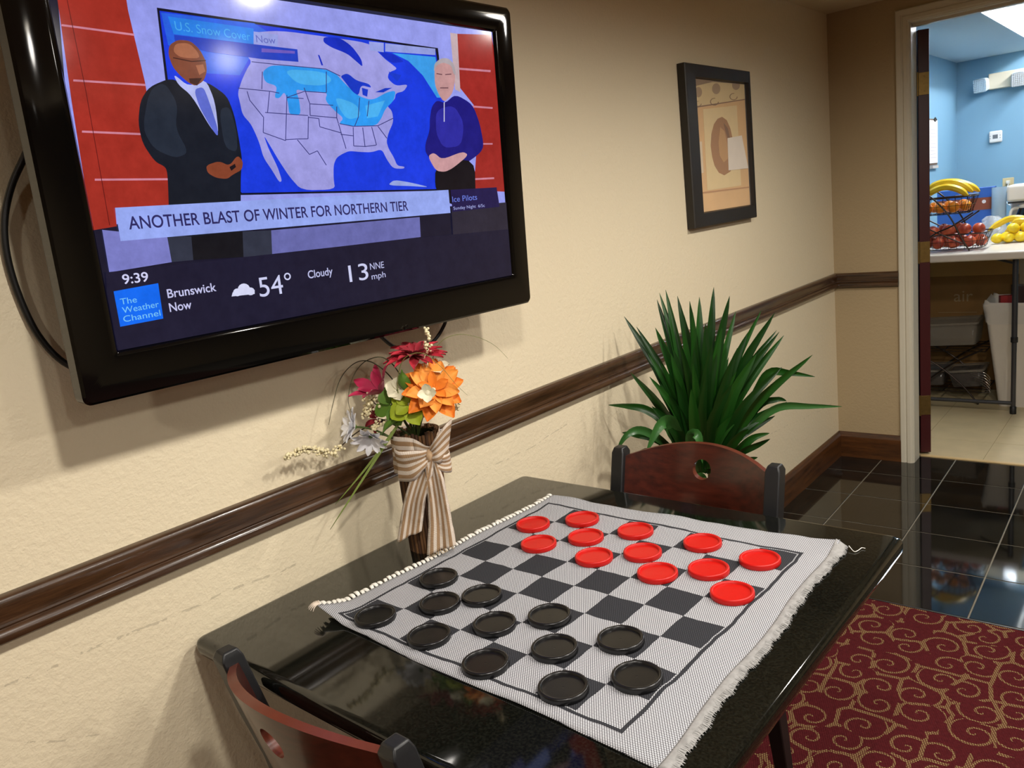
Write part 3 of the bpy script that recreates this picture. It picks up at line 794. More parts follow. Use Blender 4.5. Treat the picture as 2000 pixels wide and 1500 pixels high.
n_ = len(rings[0]); L_ = len(t_.v)
t_.f.append(tuple(L_ - n_ + k for k in range(n_))); t_.f.append(tuple(k for k in reversed(range(n_))))
t_.build('tabletop', M_top, tb, smooth=50)
MB().lathe([(0.0, 0.0), (0.045, 0.0), (0.04, 0.04), (0.038, 0.65), (0.07, 0.715), (0.0, 0.716)], 24, Matrix.Translation((tcx, tcy, 0.0104))).build('column', M_blackwood, tb)
for k in range(4):
    a = k * PI / 2
    M = Matrix.Translation((tcx, tcy, 0.004)) @ Matrix.Rotation(a, 4, 'Z')
    mb = MB()
    mb.add([M @ Vector(v) for v in ((0.0, -0.03, 0.0), (0.36, -0.022, 0.0), (0.36, 0.022, 0.0), (0.0, 0.03, 0.0), (0.0, -0.03, 0.05), (0.36, -0.022, 0.014), (0.36, 0.022, 0.014), (0.0, 0.03, 0.05))],
           [(0, 3, 2, 1), (4, 5, 6, 7), (0, 1, 5, 4), (1, 2, 6, 5), (2, 3, 7, 6), (3, 0, 4, 7)])
    mb.build('foot', M_blackwood, tb, bevel=0.004)

# ------------------------------------------------------------------ checkerboard mat
BX, BY, BA, BS = 0.5243, -3.057, -0.0267, 0.6012 / 8
MC = [Vector((0.168, -3.372, 0)), Vector((0.203, -2.700, 0)), Vector((0.884, -2.694, 0)), Vector((0.900, -3.405, 0))]   # woven field corners
def bst(x, y):
    dx, dy = x - BX, y - BY
    return ((dx * cos(BA) + dy * sin(BA)) / BS + 4, (-dx * sin(BA) + dy * cos(BA)) / BS + 4)
def hsh(x, y): return sin(x * 37.1 + 1.3) * cos(y * 29.7 + .4) + 0.6 * sin(x * 71 - y * 53 + 2)
def mat_z(x, y, a, b):
    s, t = bst(x, y)
    inside = max(0.0, min(1.0, 1.0 - (max(abs(s - 4), abs(t - 4)) - 3.7) / 0.9))
    z = TZ + 0.0022 + 0.0003 * hsh(x, y) * (1 - inside) * 2
    # lifted edge ripples towards the door and a curled corner by the wall
    far = max(0, (b - 0.86) / 0.14)
    z += 0.0045 * far * max(0, sin(a * 15 + 0.6)) + 0.002 * far
    cnr = max(0, 1 - a / 0.10) * max(0, 1 - b / 0.10)
    z += 0.020 * cnr
    c2 = max(0, (a - 0.92) / 0.08) * max(0, (b - 0.92) / 0.08)
    z += 0.010 * c2
    lw = max(0, 1 - b / 0.06)
    z += 0.004 * lw * (0.5 + 0.5 * sin(a * 9 + 1.2)) * (1 - a * .6)
    return z
def mat_pt(a, b, dz=0.0):
    p = (MC[0] * (1 - a) + MC[3] * a) * (1 - b) + (MC[1] * (1 - a) + MC[2] * a) * b
    # slightly wavy outline
    p = p + Vector((0.003 * sin(b * 14 + 1) * (1 if a > .9 else 0) - 0.003 * sin(b * 12) * (1 if a < .1 else 0), 0.0025 * sin(a * 11), 0))
    return Vector((p.x, p.y, mat_z(p.x, p.y, a, b) + dz))
def mat_material():
    n = NT('woven_checker_mat')
    uv = n.coord('UV')
    dist = n.node('ShaderNodeVectorMath', operation='SCALE'); n.put(dist.inputs[0], n.noise(uv, 1.1, 2, out='Color')); dist.inputs['Scale'].default_value = 0.16
    ad = n.node('ShaderNodeVectorMath', operation='ADD'); n.put(ad.inputs[0], uv); n.put(ad.inputs[1], dist.outputs[0])
    s, t, _ = n.sep(ad.outputs[0])
    s = n.math('SUBTRACT', s, 0.08); t = n.math('SUBTRACT', t, 0.08)
    par = n.math('FLOORED_MODULO', n.math('ADD', n.math('FLOOR', s), n.math('FLOOR', t)), 2.0)
    dark = n.math('LESS_THAN', par, 0.5)
    r = n.math('MAXIMUM', n.math('ABSOLUTE', n.math('SUBTRACT', s, 4.0)), n.math('ABSOLUTE', n.math('SUBTRACT', t, 4.0)))
    inb = n.math('LESS_THAN', r, 3.985)
    ln = n.math('MULTIPLY', n.math('GREATER_THAN', r, 4.015), n.math('LESS_THAN', r, 4.10))
    pr = n.math('MAXIMUM', n.math('MULTIPLY', dark, inb), ln)
    x, y, _ = n.sep(uv)
    px, py = 0.0040 / BS, 0.0027 / BS
    fy = n.math('DIVIDE', y, py)
    row = n.math('FLOORED_MODULO', n.math('FLOOR', fy), 2.0)
    fx = n.math('ADD', n.math('DIVIDE', x, px), n.math('MULTIPLY', row, 0.5))
    cx_ = n.math('ADD', n.math('MULTIPLY', n.math('COSINE', n.math('MULTIPLY', fx, 2 * PI)), 0.5), 0.5)
    q = n.math('SUBTRACT', n.math('MULTIPLY', n.math('FRACT', fy), 2.0), 1.0)
    cy_ = n.math('SUBTRACT', 1.0, n.math('MULTIPLY', q, q))
    dot = n.math('MULTIPLY', cx_, cy_)
    dk = n.math('MULTIPLY', dot, 1.7, clamp=True)
    lightc = n.mix(dk, rgb(60, 60, 67), rgb(212, 213, 217))
    darkc = n.mix(dk, rgb(30, 31, 35), rgb(62, 63, 68))
    n.col(n.mix(pr, lightc, darkc))
    n.b.inputs['Roughness'].default_value = 0.85
    n.b.inputs['Specular IOR Level'].default_value = 0.2
    n.bump(dot, 0.35, 0.0012)
    return n.m
mt = empty('checkerboard_mat', (BX, BY, TZ), label='woven grey and white checkerboard mat with white fringe on the black table', cat='mat')
NA, NB = 72, 72
tp, uvs = [], []
for i in range(NA + 1):
    r1, r2 = [], []
    for j in range(NB + 1):
        p = mat_pt(i / NA, j / NB)
        r1.append(p); r2.append(bst(p.x, p.y))
    tp.append(r1); uvs.append(r2)
mbm = MB().grid(tp, uvs=uvs)
mbm.build('woven_field', mat_material(), mt, fix=False).modifiers.new('s', 'SOLIDIFY').thickness = 0.0018
for o_ in ALL[-1:]: o_.modifiers['s'].offset = -1 if ALL[-1].data.polygons[0].normal.z > 0 else 1
M_fringe = mat('white_cotton_fringe', rgb(238, 235, 226), 0.9, var=0.08, vs_=200)
fa = MB()
nt = 62
for k in range(nt):
    b = (k + .5) / nt
    base = mat_pt(0.0, b)
    ln_ = random.uniform(0.010, 0.017)
    jy = random.uniform(-.003, .003)
    up_ = random.uniform(0.002, 0.006)
    for s_ in range(3):
        o_ = Vector((0, (s_ - 1) * 0.0022, 0))
        p0 = base + o_ + Vector((0.003, 0, 0.0008)); p2 = base + o_ * .7 + Vector((-ln_ * random.uniform(.85, 1), jy + 0.002, 0)); p2.z = max(TZ + 0.003, base.z - 0.0008)
        p1 = (p0 + p2) / 2 + Vector((0, 0, up_))
        fa.tube(bez(p0, p1, p2, 4), [0.0012, 0.0020, 0.0023, 0.0019, 0.0008], 6)
fa.build('fringe', M_fringe, mt, kind='stuff', label='knotted white fringe on the wall side')
M_fringe2 = mat('grey_white_fringe', rgb(150, 149, 147), 0.9, var=0.25, vs_=160)
rf = []
for k in range(181):
    b = k / 180
    base = mat_pt(1.0, b)
    wv = 0.0022 * sin(b * 150) + 0.0014 * sin(b * 67 + 1) + 0.001 * sin(b * 311)
    ex = 0.013 + 0.003 * sin(b * 31) * sin(b * 77)
    row = []
    for j in range(7):
        t = j / 6
        p = base + Vector((-0.007 + (ex + 0.007) * t, 0.004 * sin(b * 45) * t, 0))
        p.z = TZ + 0.0022 + (base.z - TZ - 0.002) * (1 - t) + max(0, sin(PI * min(1, t * 1.1))) * (0.0024 + wv * (.4 + .6 * t)) + 0.0005
        row.append(p)
    rf.append(row)
MB().grid(rf).build('ruffle_band', M_fringe2, mt, smooth=80, fix=False, solid=.0008, label='ruffled white edge on the aisle side')
fb = MB()
for k in range(420):
    b = (k + .5) / 420
    base = mat_pt(1.0, b)
    ex = 0.013 + 0.003 * sin(b * 31) * sin(b * 77)
    p0 = base + Vector((ex - 0.009, 0.003 * sin(b * 45), 0)); p0.z = TZ + 0.0052 + .001 * sin(b * 150)
    p2 = base + Vector((ex + random.uniform(0.000, 0.004), 0.004 * sin(b * 45) + random.uniform(-.003, .003), 0)); p2.z = TZ + 0.0016 + 0.001 * random.random()
    fb.tube(bez(p0, (p0 + p2) / 2 + Vector((0, 0, .001)), p2, 3), [0.0009, 0.0010, 0.0008, 0.0003], 4)
fb.build('fringe', M_fringe2, mt, kind='stuff', label='short frayed threads on the aisle side')
th = [onz((1658, 1066), TZ + .006), onz((1668, 1077), TZ + .002), onz((1676, 1075), TZ + .002), onz((1683, 1070), TZ + .002), onz((1690, 1071), TZ + .002)]
MB().tube(spline(th, 5), 0.0007, 5).build('loose_thread', M_fringe, mt)
cn = MB()
for k in range(9):
    p0 = mat_pt(0.0, 0.0) + Vector((0.004, 0.003, 0))
    an = math.radians(150 + k * 17)
    cn.tube(bez(p0, p0 + Vector((cos(an) * .012, sin(an) * .012, .006)), p0 + Vector((cos(an) * .022, sin(an) * .02, -.004)), 4), [.0015, .0016, .0013, .0009, .0005], 5)
cn.build('corner_tassel', mat('cream_tassel', rgb(214, 200, 184), 0.9), mt, kind='stuff')

# ------------------------------------------------------------------ checkers
def checker_mesh():
    pr = [(0.0001, 0.0058)]
    r = 0.0015
    k = 0
    while r < 0.027:
        pr.append((r, 0.0058 + (0.00028 if k % 2 else -0.00005))); r += 0.0011; k += 1
    pr += [(0.0285, 0.0058), (0.0305, 0.0062), (0.0315, 0.0088), (0.0322, 0.0100), (0.0335, 0.0106), (0.0352, 0.0106), (0.0368, 0.0100), (0.0376, 0.0088), (0.0378, 0.0012), (0.0370, 0.0), (0.0001, 0.0)]
    mb = MB()
    mb.lathe(pr, 96, fr=lambda r, z, k: r * (0.988 if (k % 2 and r > 0.0366) else 1.0))
    return mb
def plastic(name, c, rough):
    return mat(name, rgb(*c), rough, spec=0.5)
M_red = mat('red_checker_plastic', rgb(194, 18, 11), 0.38, spec=0.4)
M_blackp = mat('black_checker_plastic', rgb(16, 16, 17), 0.3, spec=0.5)
red = [(1041, 1024), (1137, 1014), (1241, 1037), (1372, 1060), (1484, 1093), (1052, 1062), (1144, 1049), (1160, 1088), (1255, 1079), (1384, 1112), (1284, 1119), (1430, 1158)]
blk = [(857, 1129), (941, 1163), (859, 1178), (733, 1204), (838, 1242), (966, 1219), (1073, 1203), (1083, 1266), (1212, 1249), (948, 1296), (1100, 1343), (1244, 1322)]
for lst, m, nm, gp in ((red, M_red, 'red ridged plastic checker lying on the woven checkerboard mat', 'red checkers'), (blk, M_blackp, 'black ridged plastic checker lying on the woven checkerboard mat', 'black checkers')):
    proto = None
    for c in lst:
        p = onz(c, TZ + 0.0078)
        if proto is None:
            proto = checker_mesh().build('checker_piece', m, label=nm, cat='checker', group=gp, smooth=50)
            o_ = proto
        else:
            o_ = proto.copy(); COL.objects.link(o_); ALL.append(o_)
        o_.location = (p.x, p.y, TZ + 0.0026)
        o_.rotation_euler = (0, 0, random.random() * 6)

# ------------------------------------------------------------------ chairs
def mahog():
    n = NT('mahogany_veneer')
    co = n.mapping(n.coord(), scale=(2, 30, 22))
    f = n.noise(co, 3, 5, 0.6)
    n.col(n.ramp(f, [(0.3, rgb(46, 16, 10)), (0.72, rgb(82, 32, 20))]))
    n.b.inputs['Roughness'].default_value = 0.28
    n.b.inputs['Coat Weight'].default_value = 0.35; n.b.inputs['Coat Roughness'].default_value = 0.1
    return n.m
M_mah = mahog()
M_mahedge = mat('mahogany_edge', rgb(92, 42, 28), 0.32, var=0.2, vs_=50)
M_seat = mat('black_vinyl_seat', rgb(22, 20, 20), 0.45, bump=0.05)
def make_chair(label, loc, rz):
    # local: back of the chair at y = 0, seat towards +y, x across
    c = empty('dining_chair', loc, rz, label=label, cat='chair')
    W2 = 0.205
    for s in (-1, 1):
        mb = MB()
        path = [(s * W2, -0.020, 0.0, .016), (s * W2, 0.030, 0.25, .019), (s * W2, 0.042, 0.43, .020), (s * W2, 0.012, 0.60, .019), (s * W2, -0.016, 0.70, .018), (s * W2, -0.040, 0.806, .0175)]
        rg = []
        for (x, y, z, h) in path:
            rg.append([Vector((x + a * h, y + b * h * 1.05, z)) for a, b in ((-1, -1), (1, -1), (1, 1), (-1, 1))])
        x, y, z, h = path[-1]
        rg.append([Vector((x + a * h * .72, y + b * h * .7, z + 0.014)) for a, b in ((-1, -1), (1, -1), (1, 1), (-1, 1))])
        mb.grid(rg, closed_v=True); mb.f.append((3, 2, 1, 0)); n = len(mb.v); mb.f.append((n - 4, n - 3, n - 2, n - 1))
        mb.build('back_post', M_blackwood, c, world=False, bevel=0.003, smooth=20)
        mf = MB(); rg = []
        for (yy, z, h) in ((0.325, 0.0, .014), (0.325, 0.42, .018)):
            rg.append([Vector((s * 0.205 + a * h, yy + b * h, z)) for a, b in ((-1, -1), (1, -1), (1, 1), (-1, 1))])
        mf.grid(rg, closed_v=True); mf.f.append((3, 2, 1, 0)); mf.f.append((4, 5, 6, 7))
        mf.build('front_leg', M_blackwood, c, world=False, bevel=0.003)
        MB().prism([(s * .205 - .01, .05, .375), (s * .205 + .01, .05, .375), (s * .205 + .01, .325, .375), (s * .205 - .01, .325, .375)], (0, 0, .045)).build('side_rail', M_blackwood, c, world=False, bevel=0.002)
    MB().box(-0.20, 0.20, 0.315, 0.335, 0.375, 0.42).build('front_rail', M_blackwood, c, world=False, bevel=0.002)
    MB().box(-0.2, 0.2, 0.030, 0.050, 0.375, 0.42).build('rear_rail', M_blackwood, c, world=False, bevel=0.002)
    seat = MB()
    seat.grid([[Vector((a, b, z)) for a, b in rrect(-.218 + i, .218 - i, .020 + i, .350 - i, .03, 4)] for i, z in ((0.006, 0.42), (0, 0.43), (0, 0.448), (0.01, 0.46), (0.03, 0.466))], closed_v=True)
    n = len(seat.v); seat.f.append(tuple(range(n - 20, n))); seat.f.append(tuple(reversed(range(20))))
    seat.build('seat', M_seat, c, world=False)
    # curved veneer panel with a round finger hole: polar grid around the hole
    HC, HR = (0.0, 0.768), 0.0245
    xh, zb = 0.192, 0.60
    def topz(x): return 0.796 + 0.034 * (1 - (x / xh) ** 2)
    def outer(a):
        dx, dz = cos(a), sin(a)
        lo, hi = 0.0, 0.6
        for _ in range(40):
            m_ = (lo + hi) / 2
            x, z = HC[0] + dx * m_, HC[1] + dz * m_
            if abs(x) < xh and z > zb and z < topz(x): lo = m_
            else: hi = m_
        return lo
    crit = [math.atan2(topz(xh) - HC[1], xh), math.atan2(topz(xh) - HC[1], -xh), math.atan2(zb - HC[1], -xh) + 2 * PI, math.atan2(zb - HC[1], xh) + 2 * PI]
    angs = sorted([k * 2 * PI / 72 for k in range(72)] + crit)
    def surf(x, z, o):
        y = -0.058 * (1 - (x / xh) ** 2) + 0.010 - (z - 0.60) * 0.245
        return Vector((x, y + o, z))
    T = 0.0075
    def ring(fr, o):
        out = []
        for a in angs:
            R = outer(a); rr = HR + (R - HR) * fr
            out.append(surf(HC[0] + cos(a) * rr, HC[1] + sin(a) * rr, o))
        return out
    fr = [0, .12, .3, .5, .75, 1.0]
    MB().grid([ring(f, T) for f in fr], closed_v=True).build('back_panel', M_mah, c, world=False, smooth=60, fix=False)
    pn = ALL[-1]
    MB().grid([ring(f, -T) for f in fr], closed_v=True, flip=True).build('panel_rear', M_mah, pn, world=False, smooth=60, fix=False)
    MB().grid([ring(1.0, T), ring(1.0, -T)], closed_v=True).build('panel_edge', M_mahedge, pn, world=False, smooth=40)
    MB().grid([ring(0.0, T), ring(0.0, -T)], closed_v=True).build('hole_edge', M_mahedge, pn, world=False, smooth=40)
    return c
make_chair('mahogany-backed black chair tucked in on the side beside the potted plant', (0.470, -2.515, 0.004), PI - 0.01)
make_chair('mahogany-backed black chair tucked in below the television, away from the plant', (0.440, -3.553, 0.004), -0.03)
# ------------------------------------------------------------------ vase of sticks with ribbon
VC = Vector((0.128, -3.040, TZ))
HR_ = Vector((cos(YAW), sin(YAW), 0)); HF = Vector((sin(YAW), -cos(YAW), 0))     # right / towards the viewer, both level
def vl(a, b, c): return VC + HR_ * a + HF * b + Vector((0, 0, c))
def vpx(p, b=0.0):
    q = onplane(p, VC + HF * b, HF)
    return q if q.x > 0.045 else onx(p, 0.045)
vz = empty('stick_vase', VC, label='vase of bundled brown sticks tied with a striped burlap bow', cat='vase')
M_stick = mat('brown_stick', rgb(104, 70, 38), 0.8, var=0.45, vs_=35)
M_stick2 = mat('dark_brown_stick', rgb(66, 40, 20), 0.8, var=0.4, vs_=35)
RV = 0.043
for k in range(40):
    a = 2 * PI * k / 40
    r = RV + random.uniform(-.0012, .0012)
    h = 0.262 + random.uniform(-.006, .004)
    MB().tube([vl(r * cos(a), r * sin(a), 0.0), vl(r * 1.02 * cos(a + .02), r * 1.02 * sin(a + .02), h * .5), vl(r * 1.04 * cos(a), r * 1.04 * sin(a), h)], 0.0033, 6).build('stick', M_stick if random.random() < .6 else M_stick2, vz)
MB().lathe([(0.0001, 0.003), (RV - .003, 0.003), (RV - .002, 0.255), (RV - .005, 0.255), (RV - .006, 0.008), (0.0001, 0.008)], 32, Matrix.Translation(VC)).build('inner_glass', mat('green_dark_glass', rgb(40, 40, 22), 0.1), vz)
def ribbon_mat():
    n = NT('striped_burlap')
    uv = n.coord('UV')
    x, y, _ = n.sep(uv)
    st = n.math('SINE', n.math('MULTIPLY', y, 2 * PI * 4.5))
    k = n.math('GREATER_THAN', n.math('ADD', st, n.math('MULTIPLY', n.math('SUBTRACT', n.noise(uv, 30, 2), 0.5), 0.5)), 0.05)
    c = n.mix(k, rgb(166, 136, 104), rgb(220, 208, 194))
    wx = n.math('ABSOLUTE', n.math('SINE', n.math('MULTIPLY', x, 900))); wy = n.math('ABSOLUTE', n.math('SINE', n.math('MULTIPLY', y, 160)))
    wv = n.math('MULTIPLY', wx, wy)
    n.col(n.mix(n.math('MULTIPLY', wv, 0.25), c, rgb(120, 88, 60)))
    n.b.inputs['Roughness'].default_value = 0.95
    n.b.inputs['Specular IOR Level'].default_value = 0.1
    n.bump(wv, 0.4, 0.0015)
    return n.m
M_rib = ribbon_mat()
def ribbon(name, rows, parent=vz):
    # rows: list of (left point, right point, sag vector) along the ribbon length
    NW = 8
    pts, uvs, L = [], [], 0
    for i, (p, q, sg) in enumerate(rows):
        if i: L += ((p + q) / 2 - (rows[i - 1][0] + rows[i - 1][1]) / 2).length
        pts.append([p + (q - p) * (k / NW) + sg * (sin(k / NW * PI * 3) + 0.4 * sin(k / NW * PI * 7 + i)) for k in range(NW + 1)])
        uvs.append([(L + .01, k / NW + .001) for k in range(NW + 1)])
    o = MB().grid(pts, uvs=uvs).build(name, M_rib, parent, solid=0.0012, smooth=80, fix=False)
    return o
rows = []
for k in range(41):
    a = 2 * PI * k / 40 + PI / 2
    r0 = RV + 0.010 + 0.0025 * sin(k * 1.7); r1 = RV + 0.0085
    gather = max(0, cos(a - 0.9)) ** 8                                # pulled in towards the knot
    z0, z1 = 0.178 + 0.035 * gather, 0.262 - 0.028 * gather
    rows.append((vl(r0 * cos(a), r0 * sin(a), z0), vl(r1 * cos(a), r1 * sin(a), z1), Vector((cos(a) * .75, sin(a) * -.66, 0)) * .0015))
ribbon('ribbon_band', rows)
KN = vl(0.030, 0.050, 0.218)
def loop_rows(pts, wid, wdir, n=6, sag=.003):
    c = spline(pts, n); out = []
    for i, p in enumerate(c):
        w = wid[0] + (wid[-1] - wid[0]) * 0
        t = i / (len(c) - 1) * (len(wid) - 1); j = min(int(t), len(wid) - 2)
        w = wid[j] + (wid[j + 1] - wid[j]) * (t - j)
        wd = (wdir[j] + (wdir[j + 1] - wdir[j]) * (t - j)).normalized()
        out.append((p - wd * w / 2, p + wd * w / 2, HF * sag))
    return out
up = Vector((0, 0, 1)); tl = (up + HR_ * -0.35).normalized(); trr = (up + HR_ * 0.25).normalized()
ribbon('bow_loop', loop_rows([KN, vl(.045, .062, .228), vl(.066, .052, .243), vl(.074, .030, .245), vl(.062, .022, .235), KN - HF * .006], [.022, .05, .085, .08, .05, .022], [up, up, trr, trr, up, up]))
ribbon('bow_loop', loop_rows([KN, vl(.012, .066, .212), vl(-.018, .066, .205), vl(-.040, .048, .205), vl(-.02, .052, .20), KN - HF * .006], [.022, .045, .070, .074, .05, .022], [up, up, tl, up, up, up]))
ribbon('bow_loop', loop_rows([KN, vl(.050, .058, .200), vl(.068, .048, .196), vl(.066, .030, .2), KN - HF * .004], [.02, .034, .042, .04, .02], [up, up, up, up, up]))
ribbon('ribbon_tail', loop_rows([KN, vl(.010, .060, .180), vl(-.012, .062, .13), vl(-.024, .060, .09), vl(-.034, .066, .052)], [.020, .045, .052, .055, .058], [(HR_ + up * .3).normalized(), HR_, (HR_ + up * .25).normalized(), (HR_ + up * .3).normalized(), (HR_ + up * .35).normalized()], sag=.005))
ribbon('ribbon_tail', loop_rows([KN, vl(.034, .062, .170), vl(.035, .062, .12), vl(.034, .066, .07), vl(.030, .076, .018)], [.020, .038, .042, .05, .066], [HR_, HR_, HR_, (HR_ - up * .1).normalized(), (HR_ + up * .25).normalized()], sag=.005))
MB().sphere(KN + HF * .003, .0095, 12, 8, (.8, .9, 1.5)).build('bow_knot', mat('burlap_knot', rgb(188, 158, 124), 0.95, var=0.25, vs_=90), vz)
fz = MB()
for k in range(12):
    p0 = vl(.004 + k * .0048, .076, .012 + k * .0014)
    fz.tube(bez(p0, p0 + Vector((0, 0, -.006)) + HF * .002, p0 + HR_ * random.uniform(-.006, .006) + Vector((0, 0, -.009)), 3), .0005, 4)
fz.build('frayed_edge', mat('burlap_thread', rgb(206, 176, 132), 0.95), vz, kind='stuff')

# ------------------------------------------------------------------ artificial flowers
def petal(mb, M, L, W, cup, curl, n=6, m=4, tip=0.35, pw=0.8):
    rows = []
    for i in range(n + 1):
        t = i / n
        w = W * (sin(PI * min(1, t * .93 + .05)) ** pw) * (1 - tip * max(0, t - .7) / .3 * .6)
        row = []
        for j in range(m + 1):
            s = (j / m - .5) * 2
            x = L * t
            z = cup * L * sin(t * PI * .5) - curl * L * t * t + 0.14 * W * s * s - .02 * L * (1 - abs(s)) * sin(t * PI)
            row.append(M @ Vector((x, s * w / 2, z)))
        rows.append(row)
    mb.grid(rows)
def flower(name, label, cat, c, nrm, layers, pm, center=None, stem=None, sm=None, grp=None):
    c = Vector(c)
    root = empty(name, c, label=label, cat=cat, group=grp)
    B = frame_from(nrm).to_4x4(); B.translation = c
    for (n, L, W, cup, curl, r0, off, m, tip) in layers:
        for k in range(n):
            a = 2 * PI * (k + off) / n + random.uniform(-.12, .12)
            M = B @ Matrix.Rotation(a, 4, 'Z') @ Matrix.Translation((r0, 0, random.uniform(-.001, .001))) @ Matrix.Rotation(random.uniform(-.12, .12), 4, 'X')
            mb = MB(); petal(mb, M, L * random.uniform(.9, 1.08), W * random.uniform(.9, 1.1), cup + random.uniform(-.06, .06), curl, tip=tip)
            mb.build('petal', m, root, smooth=80, fix=False)
    if center:
        r, m = center
        MB().sphere(c + B.to_3x3() @ Vector((0, 0, r * .2)), r, 12, 7, (1, 1, .7), B.to_3x3()).build('flower_centre', m, root)
    if stem:
        MB().tube(bez(c, (c + Vector(stem)) / 2 + Vector((0, 0, .02)), stem, 8), 0.0022, 6).build('stem', sm or mat('green_stem', rgb(74, 92, 42), 0.6), root)
    return root
def fabric(name, c, v=0.18):
    n = NT(name)
    f = n.noise(n.coord(), 70, 3)
    d = tuple(x * (1 - v) for x in c[:3]) + (1,)
    n.col(n.mix(f, d, c))
    n.b.inputs['Roughness'].default_value = 0.65
    n.b.inputs['Subsurface Weight'].default_value = 0.0
    n.b.inputs['Sheen Weight'].default_value = 0.15
    return n.m
M_pr, M_pr2 = fabric('crimson_petal', rgb(186, 16, 44)), fabric('dark_crimson_petal', rgb(150, 10, 34))
M_po, M_po2 = fabric('orange_petal', rgb(250, 138, 28)), fabric('light_orange_petal', rgb(252, 160, 58))
M_pm = fabric('magenta_petal', rgb(186, 22, 74)); M_pg = fabric('lime_petal', rgb(172, 190, 34), .25); M_pg2 = fabric('green_leaf_fabric', rgb(92, 134, 28), .3)
M_pw = fabric('white_petal', rgb(240, 240, 244), .05); M_pc = fabric('cream_petal', rgb(232, 226, 196), .08)
M_ber = mat('cream_berry', rgb(232, 220, 178), 0.4, var=0.06, vs_=200)
M_stemb = mat('brown_wire_stem', rgb(58, 44, 26), 0.7); M_stemg = mat('olive_stem', rgb(118, 124, 62), 0.6, var=.2, vs_=30)
MOUTH = vl(0, 0, .235)
CUP = (HF + Vector((0, 0, .9)))
flower('gerbera_flower', 'crimson gerbera topping the flower arrangement in the stick vase', 'flower', vpx((812, 694), .01), Vector((0, 0, 1)) + HF * .12,
       [(15, .064, .022, .10, .22, .004, 0, M_pr, .3), (13, .054, .021, .30, .10, .003, .5, M_pr, .3), (7, .032, .018, .55, .0, .002, .2, M_pr2, .3)], None, None, MOUTH)
flower('orange_flower', 'large orange gerbera in front of the flower arrangement', 'flower', vpx((846, 762), .045), HF * .9 + HR_ * .25 + Vector((0, 0, .55)),
       [(10, .064, .036, .12, .12, .004, 0, M_po, .2), (9, .054, .032, .35, .05, .003, .5, M_po2, .2), (5, .032, .02, .6, 0, .002, .2, M_po, .4)], None, (.006, M_pc), MOUTH)
flower('magenta_flower', 'half-open magenta blossom leaning out beside the orange gerbera', 'flower', vpx((748, 768), .01), HF * .4 - HR_ * .5 + Vector((0, 0, .8)),
       [(6, .048, .024, .75, -.1, .003, 0, M_pm, .5), (4, .036, .02, 1.0, -.1, .002, .5, M_pm, .5)], None, None, MOUTH)
flower('magenta_flower', 'small dark red blossom hanging low beside the berries', 'flower', vpx((738, 818), .0), HF * .6 - HR_ * .6 + Vector((0, 0, .1)),
       [(5, .032, .018, .5, .1, .003, 0, M_pr2, .4)], None, None, MOUTH)
flower('lime_hydrangea', 'lime green round-petalled bloom at the vase mouth', 'flower', vpx((800, 790), .05), HF + Vector((0, 0, .5)) - HR_ * .1,
       [(5, .044, .044, .16, .2, .002, 0, M_pg, 0), (4, .03, .03, .4, .1, .002, .5, M_pg, 0)], None, (.004, M_pc), MOUTH)
flower('lime_hydrangea', 'darker green leaf rosette left of the lime bloom', 'leaves', vpx((765, 790), .035), HF - HR_ * .3 + Vector((0, 0, .3)),
       [(4, .042, .038, .1, .25, .002, .3, M_pg2, 0)], None, None, MOUTH)
flower('cream_blossom', 'small cream blossom between magenta and orange flowers', 'flower', vpx((776, 762), .04), HF + Vector((0, 0, .6)),
       [(5, .024, .026, .35, .1, .001, 0, M_pc, 0)], None, None, MOUTH)
flower('cream_blossom', 'cream budding blossom in front of the orange gerbera', 'flower', vpx((836, 768), .085), HF + Vector((0, 0, .3)),
       [(4, .018, .02, .6, -.2, .001, 0, M_pc, 0)], None, (.007, M_pc), MOUTH)
flower('cream_blossom', 'cream blossom peeking above the orange gerbera', 'flower', vpx((850, 722), .02), HF * .5 + Vector((0, 0, 1)),
       [(5, .028, .028, .4, .1, .001, 0, M_pc, 0)], None, None, MOUTH)
flower('white_daisy', 'white daisy drooping low beside the ribbon', 'flower', vpx((724, 850), .045), HF * .85 - HR_ * .1 + Vector((0, 0, -.55)),
       [(10, .036, .017, .5, .0, .003, 0, M_pw, .3), (8, .032, .015, .8, 0, .002, .5, M_pw, .3)], None, (.006, M_pg2), vl(-.03, .02, .24))
flower('white_daisy', 'white daisy facing away behind the drooping one', 'flower', vpx((694, 834), .02), -HR_ * .7 + HF * .3 + Vector((0, 0, .3)),
       [(11, .036, .016, .35, .0, .003, 0, M_pw, .3), (8, .03, .015, .7, 0, .002, .5, M_pw, .3)], None, (.006, M_pg2), vl(-.03, .02, .24))
def berries(label, path, n, spread, b0=.0, r=.0032, start=.0):
    pts = spline([vpx(p, b0 + .0) if len(p) == 2 else vpx(p[:2], p[2]) for p in path], 8)
    root = empty('berry_spray', pts[0], label=label, cat='berries')
    MB().tube(pts, [.0016 - .0009 * i / (len(pts) - 1) for i in range(len(pts))], 6).build('stem', M_stemb, root)
    mb = MB()
    for k in range(n):
        i = int((start + (1 - start) * k / n) * (len(pts) - 1))
        d = Vector((random.gauss(0, 1), random.gauss(0, 1), random.gauss(0, 1))).normalized() * spread * random.uniform(.5, 1) * (1 - .45 * k / n)
        mb.sphere(pts[i] + d, r * random.uniform(.8, 1.15), 8, 5)
    mb.build('berries', M_ber, root, kind='stuff')
    return root
berries('cream berry sprig standing upright above the crimson gerbera', [(825, 730), (832, 700), (836, 672), (832, 640)], 46, .0105, .035, start=.2)
berries('cream berry cluster hanging beside the magenta blossom', [(770, 800), (735, 790), (722, 775), (720, 790), (712, 815)], 80, .017, .02, start=.25)
